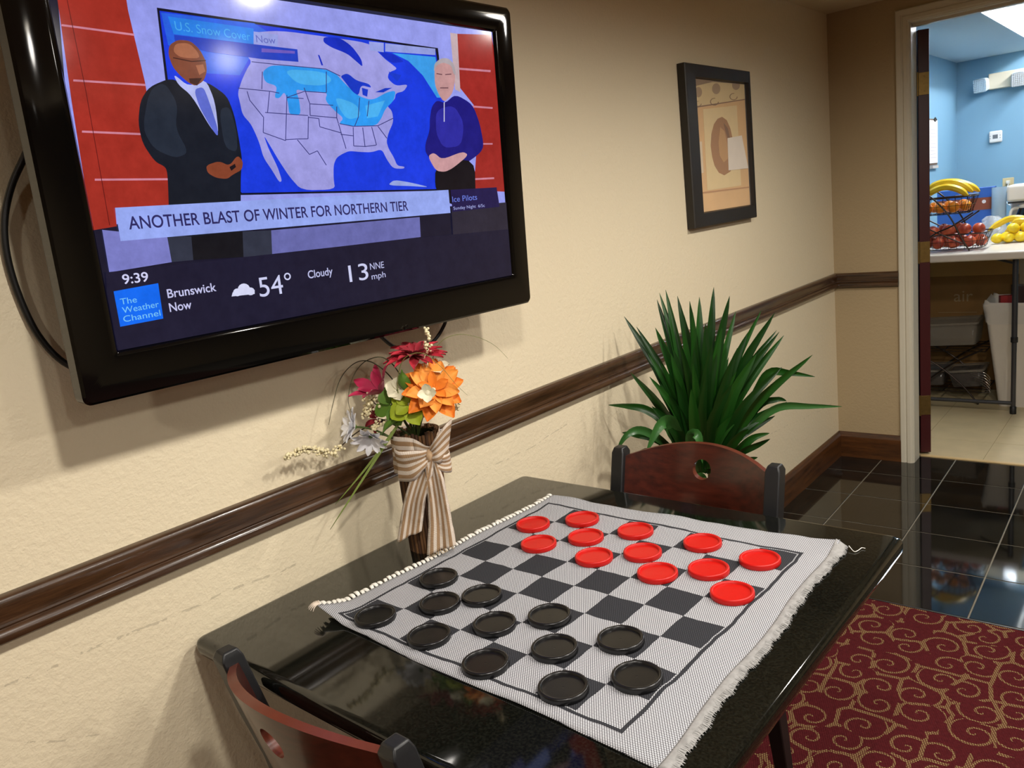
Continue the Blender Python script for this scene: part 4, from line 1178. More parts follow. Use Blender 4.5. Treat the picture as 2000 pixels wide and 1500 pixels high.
berries('long cream berry branch reaching out towards the chair rail', [(765, 815), (715, 835), (690, 850), (662, 875), (645, 885), (620, 880), (595, 878), (575, 886), (558, 893)], 120, .0125, .01, start=.38)
berries('cream berry sprig hidden below the orange gerbera', [(815, 815), (845, 800), (880, 800), (898, 790)], 46, .010, .03, start=.15)
berries('short cream berry twig under the small dark red blossom', [(780, 815), (745, 825), (728, 838)], 40, .012, .03, start=.2)
def grass(label, path, r=.0011, m=M_stemg):
    MB().tube(spline([vpx(p[:2], p[2]) for p in path], 8), [r] * 1 + [r * (1 - .75 * i / ((len(path) - 1) * 8)) for i in range((len(path) - 1) * 8)], 5).build('grass_strand', m, label=label, cat='grass')
M_gr2 = mat('dark_grass', rgb(62, 62, 36), .7)
grass('brown grass strand arching widest over the berries', [(800, 815, 0), (778, 760, 0), (755, 728, 0), (722, 706, 0), (692, 710, -.01), (665, 740, -.01), (650, 790, -.01), (642, 830, -.01)], .0017, M_gr2)
grass('thin grass strand arching close above the white daisies', [(805, 815, 0), (785, 740, .02), (752, 700, .02), (715, 705, .02), (690, 735, .02), (680, 780, .02), (687, 806, .02)], .0015, M_gr2)
grass('grass strand arching towards the plant past the crimson gerbera', [(815, 815, 0), (835, 740, 0), (855, 675, 0), (890, 654, 0), (930, 658, 0), (965, 674, 0), (992, 700, 0)], .0010)
grass('grass strand bending over the orange gerbera', [(780, 800, .03), (777, 740, .06), (790, 700, .08), (825, 690, .09), (860, 715, .09), (890, 750, .07), (913, 772, .06)], .0010)
for k, (e, q) in enumerate((((645, 1034), 0.02), ((655, 985), .01))):
    MB().grid([[p + HR_ * (w * s) + HF * (.001 * abs(s)) for s in (-1, 0, 1)] for p, w in zip(bez(vpx((782, 822), .04), vpx((735, 895), .055), vpx(e, q), 12), [.003, .0036, .004, .004, .0038, .0036, .0033, .003, .0026, .002, .0016, .001, .0003])]).build('grass_strand', mat('green_grass_blade', rgb(120, 138, 62), .55, var=.2, vs_=40), label=('long green grass blade hanging lowest in front of the chair rail', 'shorter green grass blade hanging over the chair rail')[k], cat='grass', solid=.0005, fix=False)
lf = MB(); 
for (a, b, c, w) in (((785, 818, .04), (760, 835, .055), (744, 852, .05), .016), ((790, 760, .03), (785, 740, .04), (788, 722, .04), .018)):
    pass
for k, (a, b, c, w, lb) in enumerate((((785, 815), (765, 815), (745, 850), .013, 'green leaf hanging beside the ribbon band'), ((800, 770), (785, 745), (784, 722), .013, 'dark green leaf behind the crimson gerbera'))):
    pp = bez(vpx(a, .045), vpx(b, .06), vpx(c, .05), 8)
    MB().grid([[p + HR_ * (s * w * sin(PI * min(.98, i / 8 + .06))) + HF * (-.004 * abs(s)) for s in (-1, -.5, 0, .5, 1)] for i, p in enumerate(pp)]).build('flower_leaf', M_pg2, label=lb, cat='leaf', solid=.0005, fix=False)
# ------------------------------------------------------------------ potted plant in the corner
PC = Vector((0.27, -2.03, 0.0))
pl = empty('potted_plant', PC, label='bushy yucca plant with long dark green leaves near the corner', cat='plant')
MB().lathe([(0.0001, 0.0), (0.105, 0.0), (0.112, 0.01), (0.140, 0.30), (0.150, 0.305), (0.150, 0.335), (0.138, 0.335), (0.132, 0.31), (0.0001, 0.31)], 40, Matrix.Translation(PC + Vector((0, 0, .004)))).build('pot', mat('dark_clay_pot', rgb(58, 40, 30), 0.5, var=.15, vs_=12), pl)
MB().lathe([(0.0001, 0.316), (0.132, 0.312)], 24, Matrix.Translation(PC + Vector((0, 0, .004)))).build('soil', mat('potting_soil', rgb(34, 26, 18), 0.95, bump=.6, bs=90), pl)
for k in range(4):
    a = k * 1.7
    MB().tube([PC + Vector((.04 * cos(a), .04 * sin(a), .31)), PC + Vector((.05 * cos(a), .05 * sin(a), .48)), PC + Vector((.055 * cos(a), .055 * sin(a), .60))], [.016, .014, .012], 8).build('cane', mat('plant_cane', rgb(110, 92, 56), .8, var=.3, vs_=40), pl)
def leafmat(name, d, l):
    n = NT(name)
    uv = n.coord('UV')
    f = n.noise(n.mapping(uv, scale=(3, 60, 1)), 1.0, 2)
    n.col(n.mix(f, d, l))
    n.b.inputs['Roughness'].default_value = 0.32
    n.b.inputs['Specular IOR Level'].default_value = 0.45
    return n.m
M_leaf = [leafmat('leaf_green_a', rgb(10, 40, 10), rgb(24, 66, 18)), leafmat('leaf_green_b', rgb(16, 54, 14), rgb(36, 88, 24)), leafmat('leaf_green_c', rgb(34, 80, 32), rgb(66, 116, 56))]
def ppx(p, b): 
    q = onplane(p, PC + HF * b, HF)
    if q.x < 0.03: q = onx(p, 0.03)
    return q
def leaf(path, w, m, twist=0.0):
    c = spline(path, 5) if len(path) > 2 else bez(path[0], (path[0] + path[1]) / 2, path[1], 10)
    n = len(c) - 1
    pts, uvs = [], []
    for i, p in enumerate(c):
        t = i / n
        ww = w * min(1, .42 + 2.0 * t) * (1 - max(0, (t - .45) / .55) ** 1.7) + .0004
        tg = (c[min(i + 1, n)] - c[max(i - 1, 0)]).normalized()
        sd = tg.cross(HF)
        sd = sd.normalized() if sd.length > 1e-4 else HR_
        nr = sd.cross(tg)
        ang = twist * (1 - t * .6)
        sd2 = sd * cos(ang) + nr * sin(ang); nr2 = nr * cos(ang) - sd * sin(ang)
        pts.append([p + sd2 * (s * ww) + nr2 * (.35 * ww * abs(s)) for s in (-1, -.5, 0, .5, 1)])
        uvs.append([(t + .01, s * .5 + .51) for s in (-1, -.5, 0, .5, 1)])
    MB().grid(pts, uvs=uvs).build('leaf', m, pl, smooth=70, fix=False)
tips = [((1219, 618), -.10, -.3), ((1243, 638), -.06, -.2), ((1283, 585), -.11, 0), ((1288, 572), -.10, 0), ((1300, 566), -.09, .1), ((1323, 578), -.05, 0), ((1330, 600), .04, .2), ((1347, 588), .0, 0), ((1353, 610), .08, .3), ((1366, 580), -.02, 0), ((1394, 561), .02, -.1), ((1392, 600), .08, .2), ((1425, 578), .06, -.1), ((1437, 608), .02, .2), ((1487, 606), .04, -.3), ((1513, 611), .08, -.2), ((1517, 645), .0, .3), ((1522, 648), .08, -.1), ((1531, 655), .05, .4), ((1587, 693), .12, -.2), ((1527, 717), .14, .3), ((1537, 785), .08, .5), ((1514, 812), .05, .2), ((1232, 728), -.04, .8), ((1310, 690), .12, .1), ((1355, 680), .14, 0), ((1400, 690), .14, -.1), ((1440, 680), .13, .1), ((1335, 640), .10, .1), ((1410, 640), .10, -.2), ((1378, 632), .12, .1), ((1460, 650), .10, .1), ((1290, 660), .06, 0), ((1478, 690), .12, .2), ((1266, 690), .02, -.2), ((1320, 740), .14, .2), ((1430, 750), .16, .1), ((1380, 730), .17, -.1), ((1350, 760), .18, 0), ((1280, 640), -.02, .2)]
for k in range(34):
    ax = random.uniform(1255, 1520)
    tips.append(((ax, 640 + abs(ax - 1375) * .55 + random.uniform(0, 130)), random.uniform(-.05, .18), random.uniform(-.6, .6)))
for i, (tp_, b, tw) in enumerate(tips):
    bx = 1366 + (tp_[0] - 1366) * .16 + random.uniform(-14, 14)
    p0 = ppx((bx, 915 + random.uniform(-10, 10)), b * .25)
    p2 = ppx(tp_, b)
    mid = ppx((1366 + (tp_[0] - 1366) * .46 + random.uniform(-5, 5), 915 + (tp_[1] - 915) * .55), b * .7 + random.uniform(0, .03))
    leaf([p0, mid, p2], .0150 * random.uniform(.8, 1.2), M_leaf[(i * 7) % 5 % 2], tw)
bent = [([(1400, 900), (1470, 775), (1500, 728), (1540, 728), (1592, 736)], [0, .08, .1, .1, .12], .013, 1), ([(1400, 900), (1470, 830), (1520, 795), (1580, 793), (1645, 794)], [0, .08, .1, .12, .15], .012, 2),
        ([(1345, 905), (1300, 830), (1262, 800), (1225, 793), (1188, 791)], [0, .02, .0, -.02, -.05], .012, 1), ([(1350, 905), (1320, 850), (1305, 822), (1285, 835), (1262, 885)], [.02, .1, .14, .17, .18], .021, 2),
        ([(1345, 910), (1290, 860), (1250, 840), (1222, 852), (1203, 884)], [.0, .04, .05, .06, .05], .012, 2), ([(1365, 920), (1352, 870), (1352, 848), (1364, 855), (1372, 905)], [.05, .15, .18, .2, .2], .017, 2),
        ([(1340, 915), (1290, 862), (1240, 848), (1215, 845)], [0, 0, -.02, -.04], .011, 1), ([(1400, 915), (1440, 880), (1470, 855), (1503, 846)], [0, .08, .1, .1], .013, 1), ([(1405, 920), (1445, 885), (1480, 868), (1504, 857)], [0, .1, .12, .14], .011, 0),
        ([(1410, 925), (1440, 905), (1462, 897), (1480, 893)], [0, .1, .12, .14], .010, 1), ([(1390, 930), (1420, 880), (1445, 850), (1462, 838)], [0, .1, .14, .16], .014, 1), ([(1320, 915), (1270, 880), (1235, 900), (1205, 945)], [-.02, -.04, -.06, -.08], .010, 2),
        ([(1372, 960), (1370, 935), (1362, 935), (1352, 985)], [.05, .12, .14, .15], .014, 2), ([(1366, 960), (1366, 938), (1374, 942), (1378, 990)], [.05, .11, .13, .14], .013, 2), ([(1400, 915), (1475, 800), (1515, 780), (1536, 783)], [0, .06, .08, .08], .010, 0)]
for path, bs_, w, mi in bent:
    leaf([ppx(p, b) for p, b in zip(path, bs_)], w, M_leaf[mi], random.uniform(-.3, .3))

# ------------------------------------------------------------------ kitchen: folding table
KT = 0.935
kt = empty('folding_table', (0.32, 1.85, 0.0), label='white folding table with grey metal legs in the blue kitchen', cat='table')
M_white = mat('white_plastic_top', rgb(226, 218, 204), 0.35, var=.03, vs_=20)
M_leg = mat('grey_steel_leg', rgb(72, 72, 74), 0.4, metal=.5)
MB().box(-0.055, 0.70, 0.945, 2.77, KT - 0.045, KT).build('tabletop', M_white, kt, bevel=0.01, seg=3)
for yy in (1.02, 2.69):
    for xx in (0.005, 0.64):
        L = MB().lathe([(0.0, 0.42), (0.0145, 0.42), (0.0145, KT - .045), (0.0, KT - .045)], 16, Matrix.Translation((xx, yy, 0))).build('leg', M_leg, kt)
        MB().lathe([(0.0, 0.0), (0.0125, 0.0), (0.0125, .43), (0.0, .43)], 16, Matrix.Translation((xx, yy, 0))).build('leg_extension', M_leg, L)
        MB().lathe([(0.0145, 0.415), (0.018, 0.418), (0.018, .445), (0.0145, .448)], 16, Matrix.Translation((xx, yy, 0))).build('leg_collar', mat('black_collar', rgb(20, 20, 20), .5), L)
        MB().lathe([(0.0, 0.0), (0.0165, 0.0), (0.0165, .04), (0.0125, .045)], 16, Matrix.Translation((xx, yy, 0))).build('foot_cap', mat('black_collar', rgb(20, 20, 20), .5), L)
    MB().tube([(0.005, yy, 0.062), (0.64, yy, 0.062)], 0.011, 10).build('crossbar', M_leg, kt)
    MB().tube([(0.64, yy, 0.86), (0.45, yy + (.22 if yy < 2 else -.22), 0.885)], 0.007, 8).build('brace', M_leg, kt)

# two-tier wire fruit basket
bk_ = empty('fruit_basket', (0.30, 1.17, KT), label='two-tier dark wire fruit basket on the white folding table', cat='basket')
M_wire = mat('dark_bronze_wire', rgb(54, 44, 38), 0.35, metal=.7)
def bin_(x0, x1, y0, y1, z0, z1, ins, nm):
    mb = MB()
    def rg(a, z): return [Vector((u, v, z)) for u, v in rrect(x0 + a, x1 - a, y0 + a, y1 - a, .03, 4)]
    for a, z, r in ((0, z1, .0038), (ins * .5, (z0 + z1) / 2, .0016), (ins, z0, .0028)):
        q = rg(a, z); mb.tube(q + [q[0]], r, 6, cap=False)
    t, b = rg(0, z1), rg(ins, z0)
    for k in range(0, len(t), 1): mb.tube([t[k], b[k]], .0013, 5)
    for k in range(9):
        f = k / 8
        for (c0, c1) in (((x0, y0), (x1, y0)), ((x0, y1), (x1, y1))):
            px_ = c0[0] + .03 + (x1 - x0 - .06) * f
            yi = ins if c0[1] == y0 else -ins
            mb.tube([(px_, c0[1], z1), (px_, c0[1] + yi, z0)], .0013, 5)
        mb.tube([(x0 + ins + .02 + (x1 - x0 - 2 * ins - .04) * f, y0 + ins, z0), (x0 + ins + .02 + (x1 - x0 - 2 * ins - .04) * f, y1 - ins, z0)], .0013, 5)
    mb.build(nm, M_wire, bk_, fix=False)
bin_(0.10, 0.49, 1.06, 1.30, KT + 0.014, KT + 0.100, .03, 'lower_bin')
bin_(0.10, 0.42, 1.10, 1.28, KT + 0.215, KT + 0.308, .03, 'upper_bin')
for yy in (1.045, 1.305):
    sp_ = MB()
    sp_.tube(spline([(0.14, yy, KT + .36), (0.20, yy, KT + .335), (0.30, yy, KT + .22), (0.37, yy, KT + .08), (0.41, yy, KT + .0046)], 6), .0045, 8)
    sp_.tube(spline([(0.42, yy + (.04 if yy < 1.2 else -.04), KT + .215), (0.32, yy, KT + .15), (0.22, yy, KT + .105), (0.12, yy, KT + .0046)], 6), .0045, 8)
    sp_.tube(spline([(0.12, yy, KT + .19), (0.24, yy, KT + .12), (0.37, yy, KT + .05)], 6), .004, 8)
    sp_.build('stand', M_wire, bk_, fix=False)
# fruit
def fruit_mat(name, a, b, sc=18):
    n = NT(name); n.col(n.mix(n.ramp(n.noise(n.coord(), sc, 3), [(.35, (0, 0, 0, 1)), (.65, (1, 1, 1, 1))]), a, b)); n.b.inputs['Roughness'].default_value = .35; return n.m
M_app = fruit_mat('apple_skin', rgb(140, 32, 26), rgb(208, 104, 62)); M_ora = fruit_mat('orange_peel', rgb(236, 132, 20), rgb(246, 164, 40), 60); M_lem = fruit_mat('lemon_peel', rgb(246, 206, 12), rgb(250, 222, 50), 40)
M_ban = fruit_mat('banana_peel', rgb(226, 186, 26), rgb(242, 212, 60), 12); M_tip = mat('banana_tip', rgb(96, 80, 30), .6)
def fruit(kind, c, m, r, label, cat, group, sc=(1, 1, 1)):
    prof = []
    if kind == 'apple':
        for i in range(13):
            t = PI * i / 12
            rr = r * sin(t) * (1 + .08 * cos(t)); z = -r * .92 * cos(t) - (.30 * r * max(0, 1 - sin(t) * 2.2) * (1 if t > PI / 2 else -.6))
            prof.append((max(rr, .0001), z))
    elif kind == 'lemon':
        for i in range(13):
            t = PI * i / 12
            prof.append((max(.0001, r * sin(t) ** 1.15), -r * 1.28 * cos(t)))
    else:
        for i in range(13):
            t = PI * i / 12
            prof.append((max(.0001, r * sin(t)), -r * .94 * cos(t)))
    e = empty(kind, c, random.random() * 6, label=label, cat=cat, group=group)
    e.rotation_euler = (random.uniform(-.7, .7), random.uniform(-.7, .7), random.random() * 6) if kind != 'lemon' else (PI / 2 + random.uniform(-.3, .3), 0, random.random() * 6)
    MB().lathe(prof, 18).build('body', m, e, world=False)
    top = prof[-1][1]
    if kind == 'apple': MB().tube([(0, 0, top - .001), (.001, 0, top + .006), (.004, .001, top + .014)], .0014, 5).build('stalk', mat('fruit_stalk', rgb(70, 46, 22), .8), e, world=False)
    else: MB().lathe([(.0001, top + .001), (.0045, top - .0002), (.005, top - .002)], 8).build('stalk_button', mat('fruit_button', rgb(120, 116, 40), .7), e, world=False)
    return e
ap = [(.155, 1.115, .052), (.235, 1.112, .052), (.315, 1.112, .052), (.395, 1.118, .054), (.445, 1.175, .054), (.18, 1.19, .056), (.26, 1.195, .056), (.345, 1.195, .056), (.22, 1.26, .06), (.30, 1.262, .06), (.40, 1.25, .06), (.20, 1.14, .118), (.285, 1.14, .120), (.365, 1.15, .122), (.43, 1.20, .118), (.325, 1.215, .126), (.245, 1.215, .126)]
for x, y, z in ap:
    fruit('apple', (x, y, KT + z), M_app, .036 * random.uniform(.94, 1.04), 'red apple heaped in the lower bin of the wire fruit basket', 'apple', 'apples in the lower basket')
for x, y, z in [(.165, 1.165, .252), (.235, 1.16, .252), (.305, 1.16, .252), (.365, 1.18, .254), (.19, 1.225, .256), (.27, 1.228, .256), (.345, 1.232, .258)]:
    fruit('orange', (x, y, KT + z), M_ora, .033 * random.uniform(.95, 1.04), 'small orange in the upper bin of the wire fruit basket', 'orange', 'oranges in the upper basket')
def banana(path, r, label, group):
    c = spline(path, 6); n = len(c) - 1
    e = empty('banana', c[0], label=label, cat='banana', group=group)
    rad = [r * (.28 + .72 * min(1, i / n * 4.5)) * (1 - .72 * max(0, (i / n - .8) / .2) ** 1.6) for i in range(n + 1)]
    MB().tube(c, rad, 7).build('peel', M_ban, e)
    MB().tube([c[-2], c[-1] + (c[-1] - c[-2]) * .3], [rad[-1] * 1.05, rad[-1] * .8], 6).build('tip', M_tip, e)
gpb = 'bananas on top of the fruit basket'; lbb = 'yellow banana lying on the oranges in the upper basket'
banana([(.145, 1.135, KT + .305), (.20, 1.125, KT + .352), (.27, 1.125, KT + .372), (.34, 1.13, KT + .350), (.385, 1.135, KT + .310)], .019, lbb, gpb)
banana([(.14, 1.175, KT + .33), (.20, 1.175, KT + .385), (.27, 1.18, KT + .398), (.34, 1.185, KT + .378), (.40, 1.19, KT + .328)], .019, lbb, gpb)
banana([(.145, 1.22, KT + .33), (.22, 1.225, KT + .39), (.30, 1.23, KT + .395), (.375, 1.235, KT + .365), (.425, 1.24, KT + .325)], .018, lbb, gpb)
# lemons and bananas beside the basket
for x, y, z in [(.486, 1.43, .033), (.545, 1.44, .033), (.605, 1.45, .033), (.52, 1.50, .033), (.58, 1.51, .033), (.655, 1.47, .033), (.565, 1.455, .085), (.625, 1.48, .085)]:
    fruit('lemon', (x, y, KT + z), M_lem, .030, 'yellow lemon in the row beside the fruit basket', 'lemon', 'lemons on the folding table')
gb2, lb2 = 'bananas lying behind the lemons', 'yellow banana lying behind the lemons on the folding table'
banana([(.42, 1.53, KT + .075), (.47, 1.55, KT + .108), (.53, 1.56, KT + .135), (.60, 1.57, KT + .128), (.66, 1.58, KT + .085)], .019, lb2, gb2)
banana([(.50, 1.60, KT + .05), (.55, 1.61, KT + .09), (.62, 1.62, KT + .10), (.67, 1.63, KT + .06)], .018, lb2, gb2)
banana([(.54, 1.545, KT + .10), (.58, 1.54, KT + .12), (.64, 1.55, KT + .105), (.69, 1.56, KT + .06)], .018, lb2, gb2)
M_film = mat('clear_plastic_film', rgb(235, 240, 245), 0.12, alpha=.35)
def crumple(name, c, sx, sy, sz, m, label, cat):
    mb = MB(); rows = []
    for i in range(9):
        t = PI * i / 8
        row = []
        for k in range(14):
            a = 2 * PI * k / 14
            j = 1 + random.uniform(-.28, .28)
            row.append(Vector((c[0] + sx * sin(t) * cos(a) * j, c[1] + sy * sin(t) * sin(a) * j, max(c[2], c[2] + sz - sz * cos(t) * (1 + random.uniform(-.12, .12))))))
        rows.append(row)
    mb.grid(rows, closed_v=True).build(name, m, label=label, cat=cat, smooth=0)
crumple('plastic_bag', (.42, 1.68, KT + .001), .075, .05, .075, M_film, 'crumpled clear plastic bag behind the apples on the folding table', 'bag')
# boxes, cup tube and coffee maker at the back of the table
bxo = empty('cereal_box', (.27, 1.93, KT), label='blue and brown cardboard box behind the fruit basket', cat='box')
MB().box(.06, .385, 1.90, 2.02, KT, KT + .325).build('carton', mat('blue_carton', rgb(44, 92, 172), .5, var=.1, vs_=8), bxo, bevel=.002)
MB().box(.0605, .3845, 1.8985, 1.8998, KT + .185, KT + .262).build('brown_band', mat('brown_carton_band', rgb(128, 66, 46), .5), bxo, smooth=0)
MB().add([(.16, 1.8984, KT + .275), (.30, 1.8984, KT + .285), (.31, 1.8984, KT + .302), (.17, 1.8984, KT + .292)], [(0, 1, 2, 3)]).build('printed_streak', mat('carton_print', rgb(150, 176, 220), .5), bxo, smooth=0, fix=False)
MB().prism([(.335 + .012 * cos(k * PI / 5), 1.8984, KT + .236 + .012 * sin(k * PI / 5)) for k in range(10)], (0, .0006, 0)).build('printed_emblem', mat('carton_print2', rgb(226, 222, 226), .5), bxo, smooth=0)
cy_ = empty('cup_dispenser', (.425, 1.86, KT), label='tall clear plastic cup tube standing between blue box and coffee maker', cat='dispenser')
MB().lathe([(.0001, 0), (.042, 0), (.042, .32), (.039, .32), (.039, .004), (.0001, .004)], 28, Matrix.Translation((.425, 1.86, KT))).build('tube', mat('clear_acrylic', rgb(190, 214, 232), .08, alpha=.45), cy_)
for k in range(8):
    MB().lathe([(.026, .02 + k * .032), (.034, .05 + k * .032), (.036, .051 + k * .032)], 20, Matrix.Translation((.425, 1.86, KT))).build('cup', mat('translucent_cup', rgb(205, 222, 234), .3, alpha=.55), cy_, solid=.0008)
cm = empty('coffee_maker', (.56, 1.92, KT), label='white drip coffee maker with black-lidded glass carafe', cat='coffee maker')
M_cm = mat('white_appliance_plastic', rgb(232, 224, 212), .3)
MB().box(.475, .655, 1.83, 2.05, KT, KT + .035).build('base', M_cm, cm, bevel=.012, seg=3)
MB().box(.475, .655, 1.96, 2.05, KT + .03, KT + .26).build('tower', M_cm, cm, bevel=.012, seg=3)
MB().box(.472, .658, 1.82, 2.05, KT + .222, KT + .325).build('filter_housing', M_cm, cm, bevel=.016, seg=3)
MB().box(.480, .650, 1.8185, 1.8205, KT + .212, KT + .222).build('housing_shadow_gap', mat('dark_gap', rgb(30, 28, 28), .5), cm, smooth=0)
ca_ = MB().lathe([(.0001, .036), (.056, .036), (.066, .06), (.066, .12), (.05, .168), (.05, .18)], 28, Matrix.Translation((.575, 1.90, KT))).build('carafe', mat('coffee_glass', rgb(14, 12, 12), .05, spec=.6), cm)
MB().lathe([(.0505, .178), (.053, .18), (.053, .198), (.03, .206), (.0001, .208)], 28, Matrix.Translation((.575, 1.90, KT))).build('carafe_lid', M_cm, ca_)
MB().tube(spline([(.53, 1.862, KT + .18), (.500, 1.84, KT + .172), (.492, 1.832, KT + .12), (.508, 1.846, KT + .065), (.525, 1.857, KT + .06)], 6), .009, 8).build('carafe_handle', M_cm, ca_)
for k in range(5):
    MB().box(.592, .606, 1.8338, 1.8352, KT + .075 + k * .016, KT + .079 + k * .016).build('level_mark', mat('level_white', rgb(220, 220, 220), .5), ca_, smooth=0)
MB().tube(spline([(.47, 2.04, KT + .2), (.42, 2.3, KT + .18), (.30, 2.9, KT + .2), (.28, 3.18, KT + .30)], 6), .004, 8).build('power_cord', mat('white_cord', rgb(225, 222, 214), .5), cm)

# wall fittings in the kitchen
BW = KY1
ou = empty('wall_outlet', (.276, BW, 1.22), label='beige outlet plate on the blue kitchen wall above the coffee maker', cat='outlet')
MB().box(.238, .314, BW - .006, BW, 1.165, 1.278).build('cover_plate', mat('beige_plate', rgb(206, 190, 146), .4), ou, bevel=.003)
for zz in (1.20, 1.245): MB().box(.262, .290, BW - .009, BW - .005, zz - .014, zz + .014).build('socket', mat('ivory_socket', rgb(222, 212, 180), .4), ou, bevel=.002)
MB().box(.264, .288, BW - .035, BW - .008, 1.232, 1.256).build('plug', mat('white_cord', rgb(225, 222, 214), .5), ou, bevel=.004)
tm = empty('thermostat', (.19, BW, 1.55), label='white wall thermostat with grey display on the blue wall', cat='thermostat')
M_wp = mat('white_device_plastic', rgb(238, 236, 232), .35)
MB().box(.146, .234, BW - .026, BW, 1.553, 1.640).build('case', M_wp, tm, bevel=.010, seg=3)
MB().box(.172, .206, BW - .0268, BW - .0258, 1.582, 1.612).build('display', mat('grey_lcd', rgb(104, 108, 112), .2), tm, smooth=0)
for xx in (.156, .222):
    for zz in (1.586, 1.604): MB().lathe([(.0001, .0), (.004, 0), (.004, .002), (.0001, .002)], 10, Matrix.Translation((xx, BW - .026, zz)) @ Matrix.Rotation(PI / 2, 4, 'X')).build('button', mat('grey_button', rgb(170, 168, 166), .4), tm)
em = empty('emergency_light', (.24, BW, 1.95), label='cream twin-head emergency light mounted high on blue wall', cat='light')
MB().box(.146, .50, BW - .07, BW, 1.945, 2.06).build('battery_case', mat('cream_case', rgb(224, 214, 190), .4), em, bevel=.006)
for xx, ry in ((.105, -.25), (.345, .15)):
    M = Matrix.Translation((xx, BW - .10, 1.985)) @ Matrix.Rotation(ry, 4, 'Z') @ Matrix.Rotation(.15, 4, 'X')
    MB().grid([[M @ Vector((a, y, b)) for a, b in rrect(-.048 + i, .048 - i, -.052 + i, .052 - i, .022, 4)] for y, i in ((.055, .018), (.03, .004), (-.02, 0), (-.026, .003))], closed_v=True)
    hd = MB().grid([[M @ Vector((a, y, b)) for a, b in rrect(-.048 + i, .048 - i, -.052 + i, .052 - i, .022, 4)] for y, i in ((.055, .03), (.03, .004), (-.02, 0), (-.026, .003))], closed_v=True).build('lamp_head', mat('clear_lamp_head', rgb(206, 222, 230), .15), em)
    fc = MB()
    for a in range(-3, 4):
        for b in range(-3, 4): fc.box(a * .0125 - .0055, a * .0125 + .0055, -.031, -.0255, b * .0135 - .006, b * .0135 + .006, M)
    fc.build('faceted_lens', mat('lamp_facet', rgb(228, 236, 240), .08, metal=.4), hd, fix=False)
    MB().tube([M @ Vector((0, .05, 0)), (xx + (.05 if xx < .2 else 0), BW - .03, 1.99)], .012, 8).build('swivel', mat('cream_case', rgb(224, 214, 190), .4), hd)
cb_ = empty('clipboard', (KX0, 2.42, 1.45), label='clipboard with white sheets hanging on the blue side wall', cat='clipboard')
MB().box(KX0, KX0 + .004, 2.24, 2.54, 1.44, 1.76).build('board', mat('clipboard_board', rgb(110, 82, 56), .6), cb_)
MB().box(KX0 + .004, KX0 + .008, 2.25, 2.535, 1.452, 1.75).build('paper', mat('white_paper', rgb(240, 234, 230), .7), cb_, smooth=0)
pr_ = MB()
for k in range(9): pr_.box(KX0 + .0081, KX0 + .0084, 2.30, 2.50 - .03 * (k % 3), 1.49 + k * .024, 1.493 + k * .024)
pr_.build('printed_lines', mat('faint_print', rgb(196, 186, 196), .7), cb_, fix=False)
MB().tube(spline([(KX0 + .01, 2.42, 1.752), (KX0 + .012, 2.445, 1.742), (KX0 + .012, 2.47, 1.755), (KX0 + .012, 2.445, 1.768), (KX0 + .01, 2.42, 1.752)], 5), .0035, 6).build('clip', mat('dark_clip', rgb(40, 38, 40), .4, metal=.6), cb_)
MB().box(KX0, KX0 + .02, 2.33, 2.50, 1.415, 1.436).build('paper_clip_rail', mat('grey_rail', rgb(190, 180, 170), .5), cb_)

# below the folding table
crd = empty('cardboard_box', (.30, 1.60, 0), label='big brown cardboard box under the folding table printed air', cat='box')
MB().box(-.04, .585, 1.56, 2.05, 0, .84).build('carton', mat('brown_cardboard', rgb(132, 96, 48), .8, var=.1, vs_=8), crd, bevel=.003)
MB().box(-.04, .585, 1.558, 1.5595, .735, .84).build('tape', mat('tan_tape', rgb(186, 146, 84), .5), crd, smooth=0)
vs_, fs_ = text_geo('air')
tw = max(v[0] for v in vs_)
p0 = ony((1862, 589), 1.557); p1 = ony((1900, 587), 1.557)
kx = (p1.x - p0.x) / tw
MB().add([(p0.x + x * kx, 1.5572, p0.z + y * kx) for x, y in vs_], fs_).build('printed_word', mat('carton_grey_print', rgb(160, 136, 98), .7), crd, smooth=0, fix=False)
pm_ = MB()
for k in range(3): pm_.box(.14 + .0, .14 + .22 - k * .05, 1.5572, 1.5576, .50 - k * .035, .503 - k * .035)
pm_.build('printed_lines', mat('carton_grey_print', rgb(160, 136, 98), .7), crd, fix=False)
M_clear = mat('clear_tub_plastic', rgb(150, 142, 128), .12, alpha=.42)
M_smoke = mat('smoked_tub_plastic', rgb(86, 80, 74), .15, alpha=.75)
def tub(x0, x1, y0, y1, z0, z1, rot, m, label):
    e = empty('plastic_tub', ((x0 + x1) / 2, (y0 + y1) / 2, z0), label=label, cat='container')
    cxm, czm = (x0 + x1) / 2, (z0 + z1) / 2
    M = Matrix.Translation((cxm, 0, czm)) @ Matrix.Rotation(rot, 4, 'Y') @ Matrix.Translation((-cxm, 0, -czm))
    def rg(i, z): return [M @ Vector((a, b, z)) for a, b in rrect(x0 + i, x1 - i, y0 + i, y1 - i, .02, 3)]
    mb = MB().grid([rg(.02, z0), rg(.004, z1 - .012)], closed_v=True)
    mb.f.append(tuple(range(16)))
    mb.build('tub_body', m, e, solid=.002)
    MB().grid([rg(.004, z1 - .012), rg(-.006, z1 - .012), rg(-.006, z1), rg(.006, z1)], closed_v=True).build('tub_rim', M_clear, e, solid=.002)
tub(.10, .42, 1.24, 1.50, .345, .485, -.05, M_clear, 'clear plastic tub on the upper shelf of the wire rack')
tub(.04, .25, 1.22, 1.46, .092, .192, -.06, M_smoke, 'smoked plastic tub tilted on the lower wire rack')
tub(.265, .46, 1.20, 1.40, .098, .205, -.10, M_smoke, 'smoked plastic tub leaning beside the other tub, lower rack')
rk = empty('wire_rack', (.26, 1.35, 0), label='dark wire rack holding plastic tubs under the folding table', cat='rack')
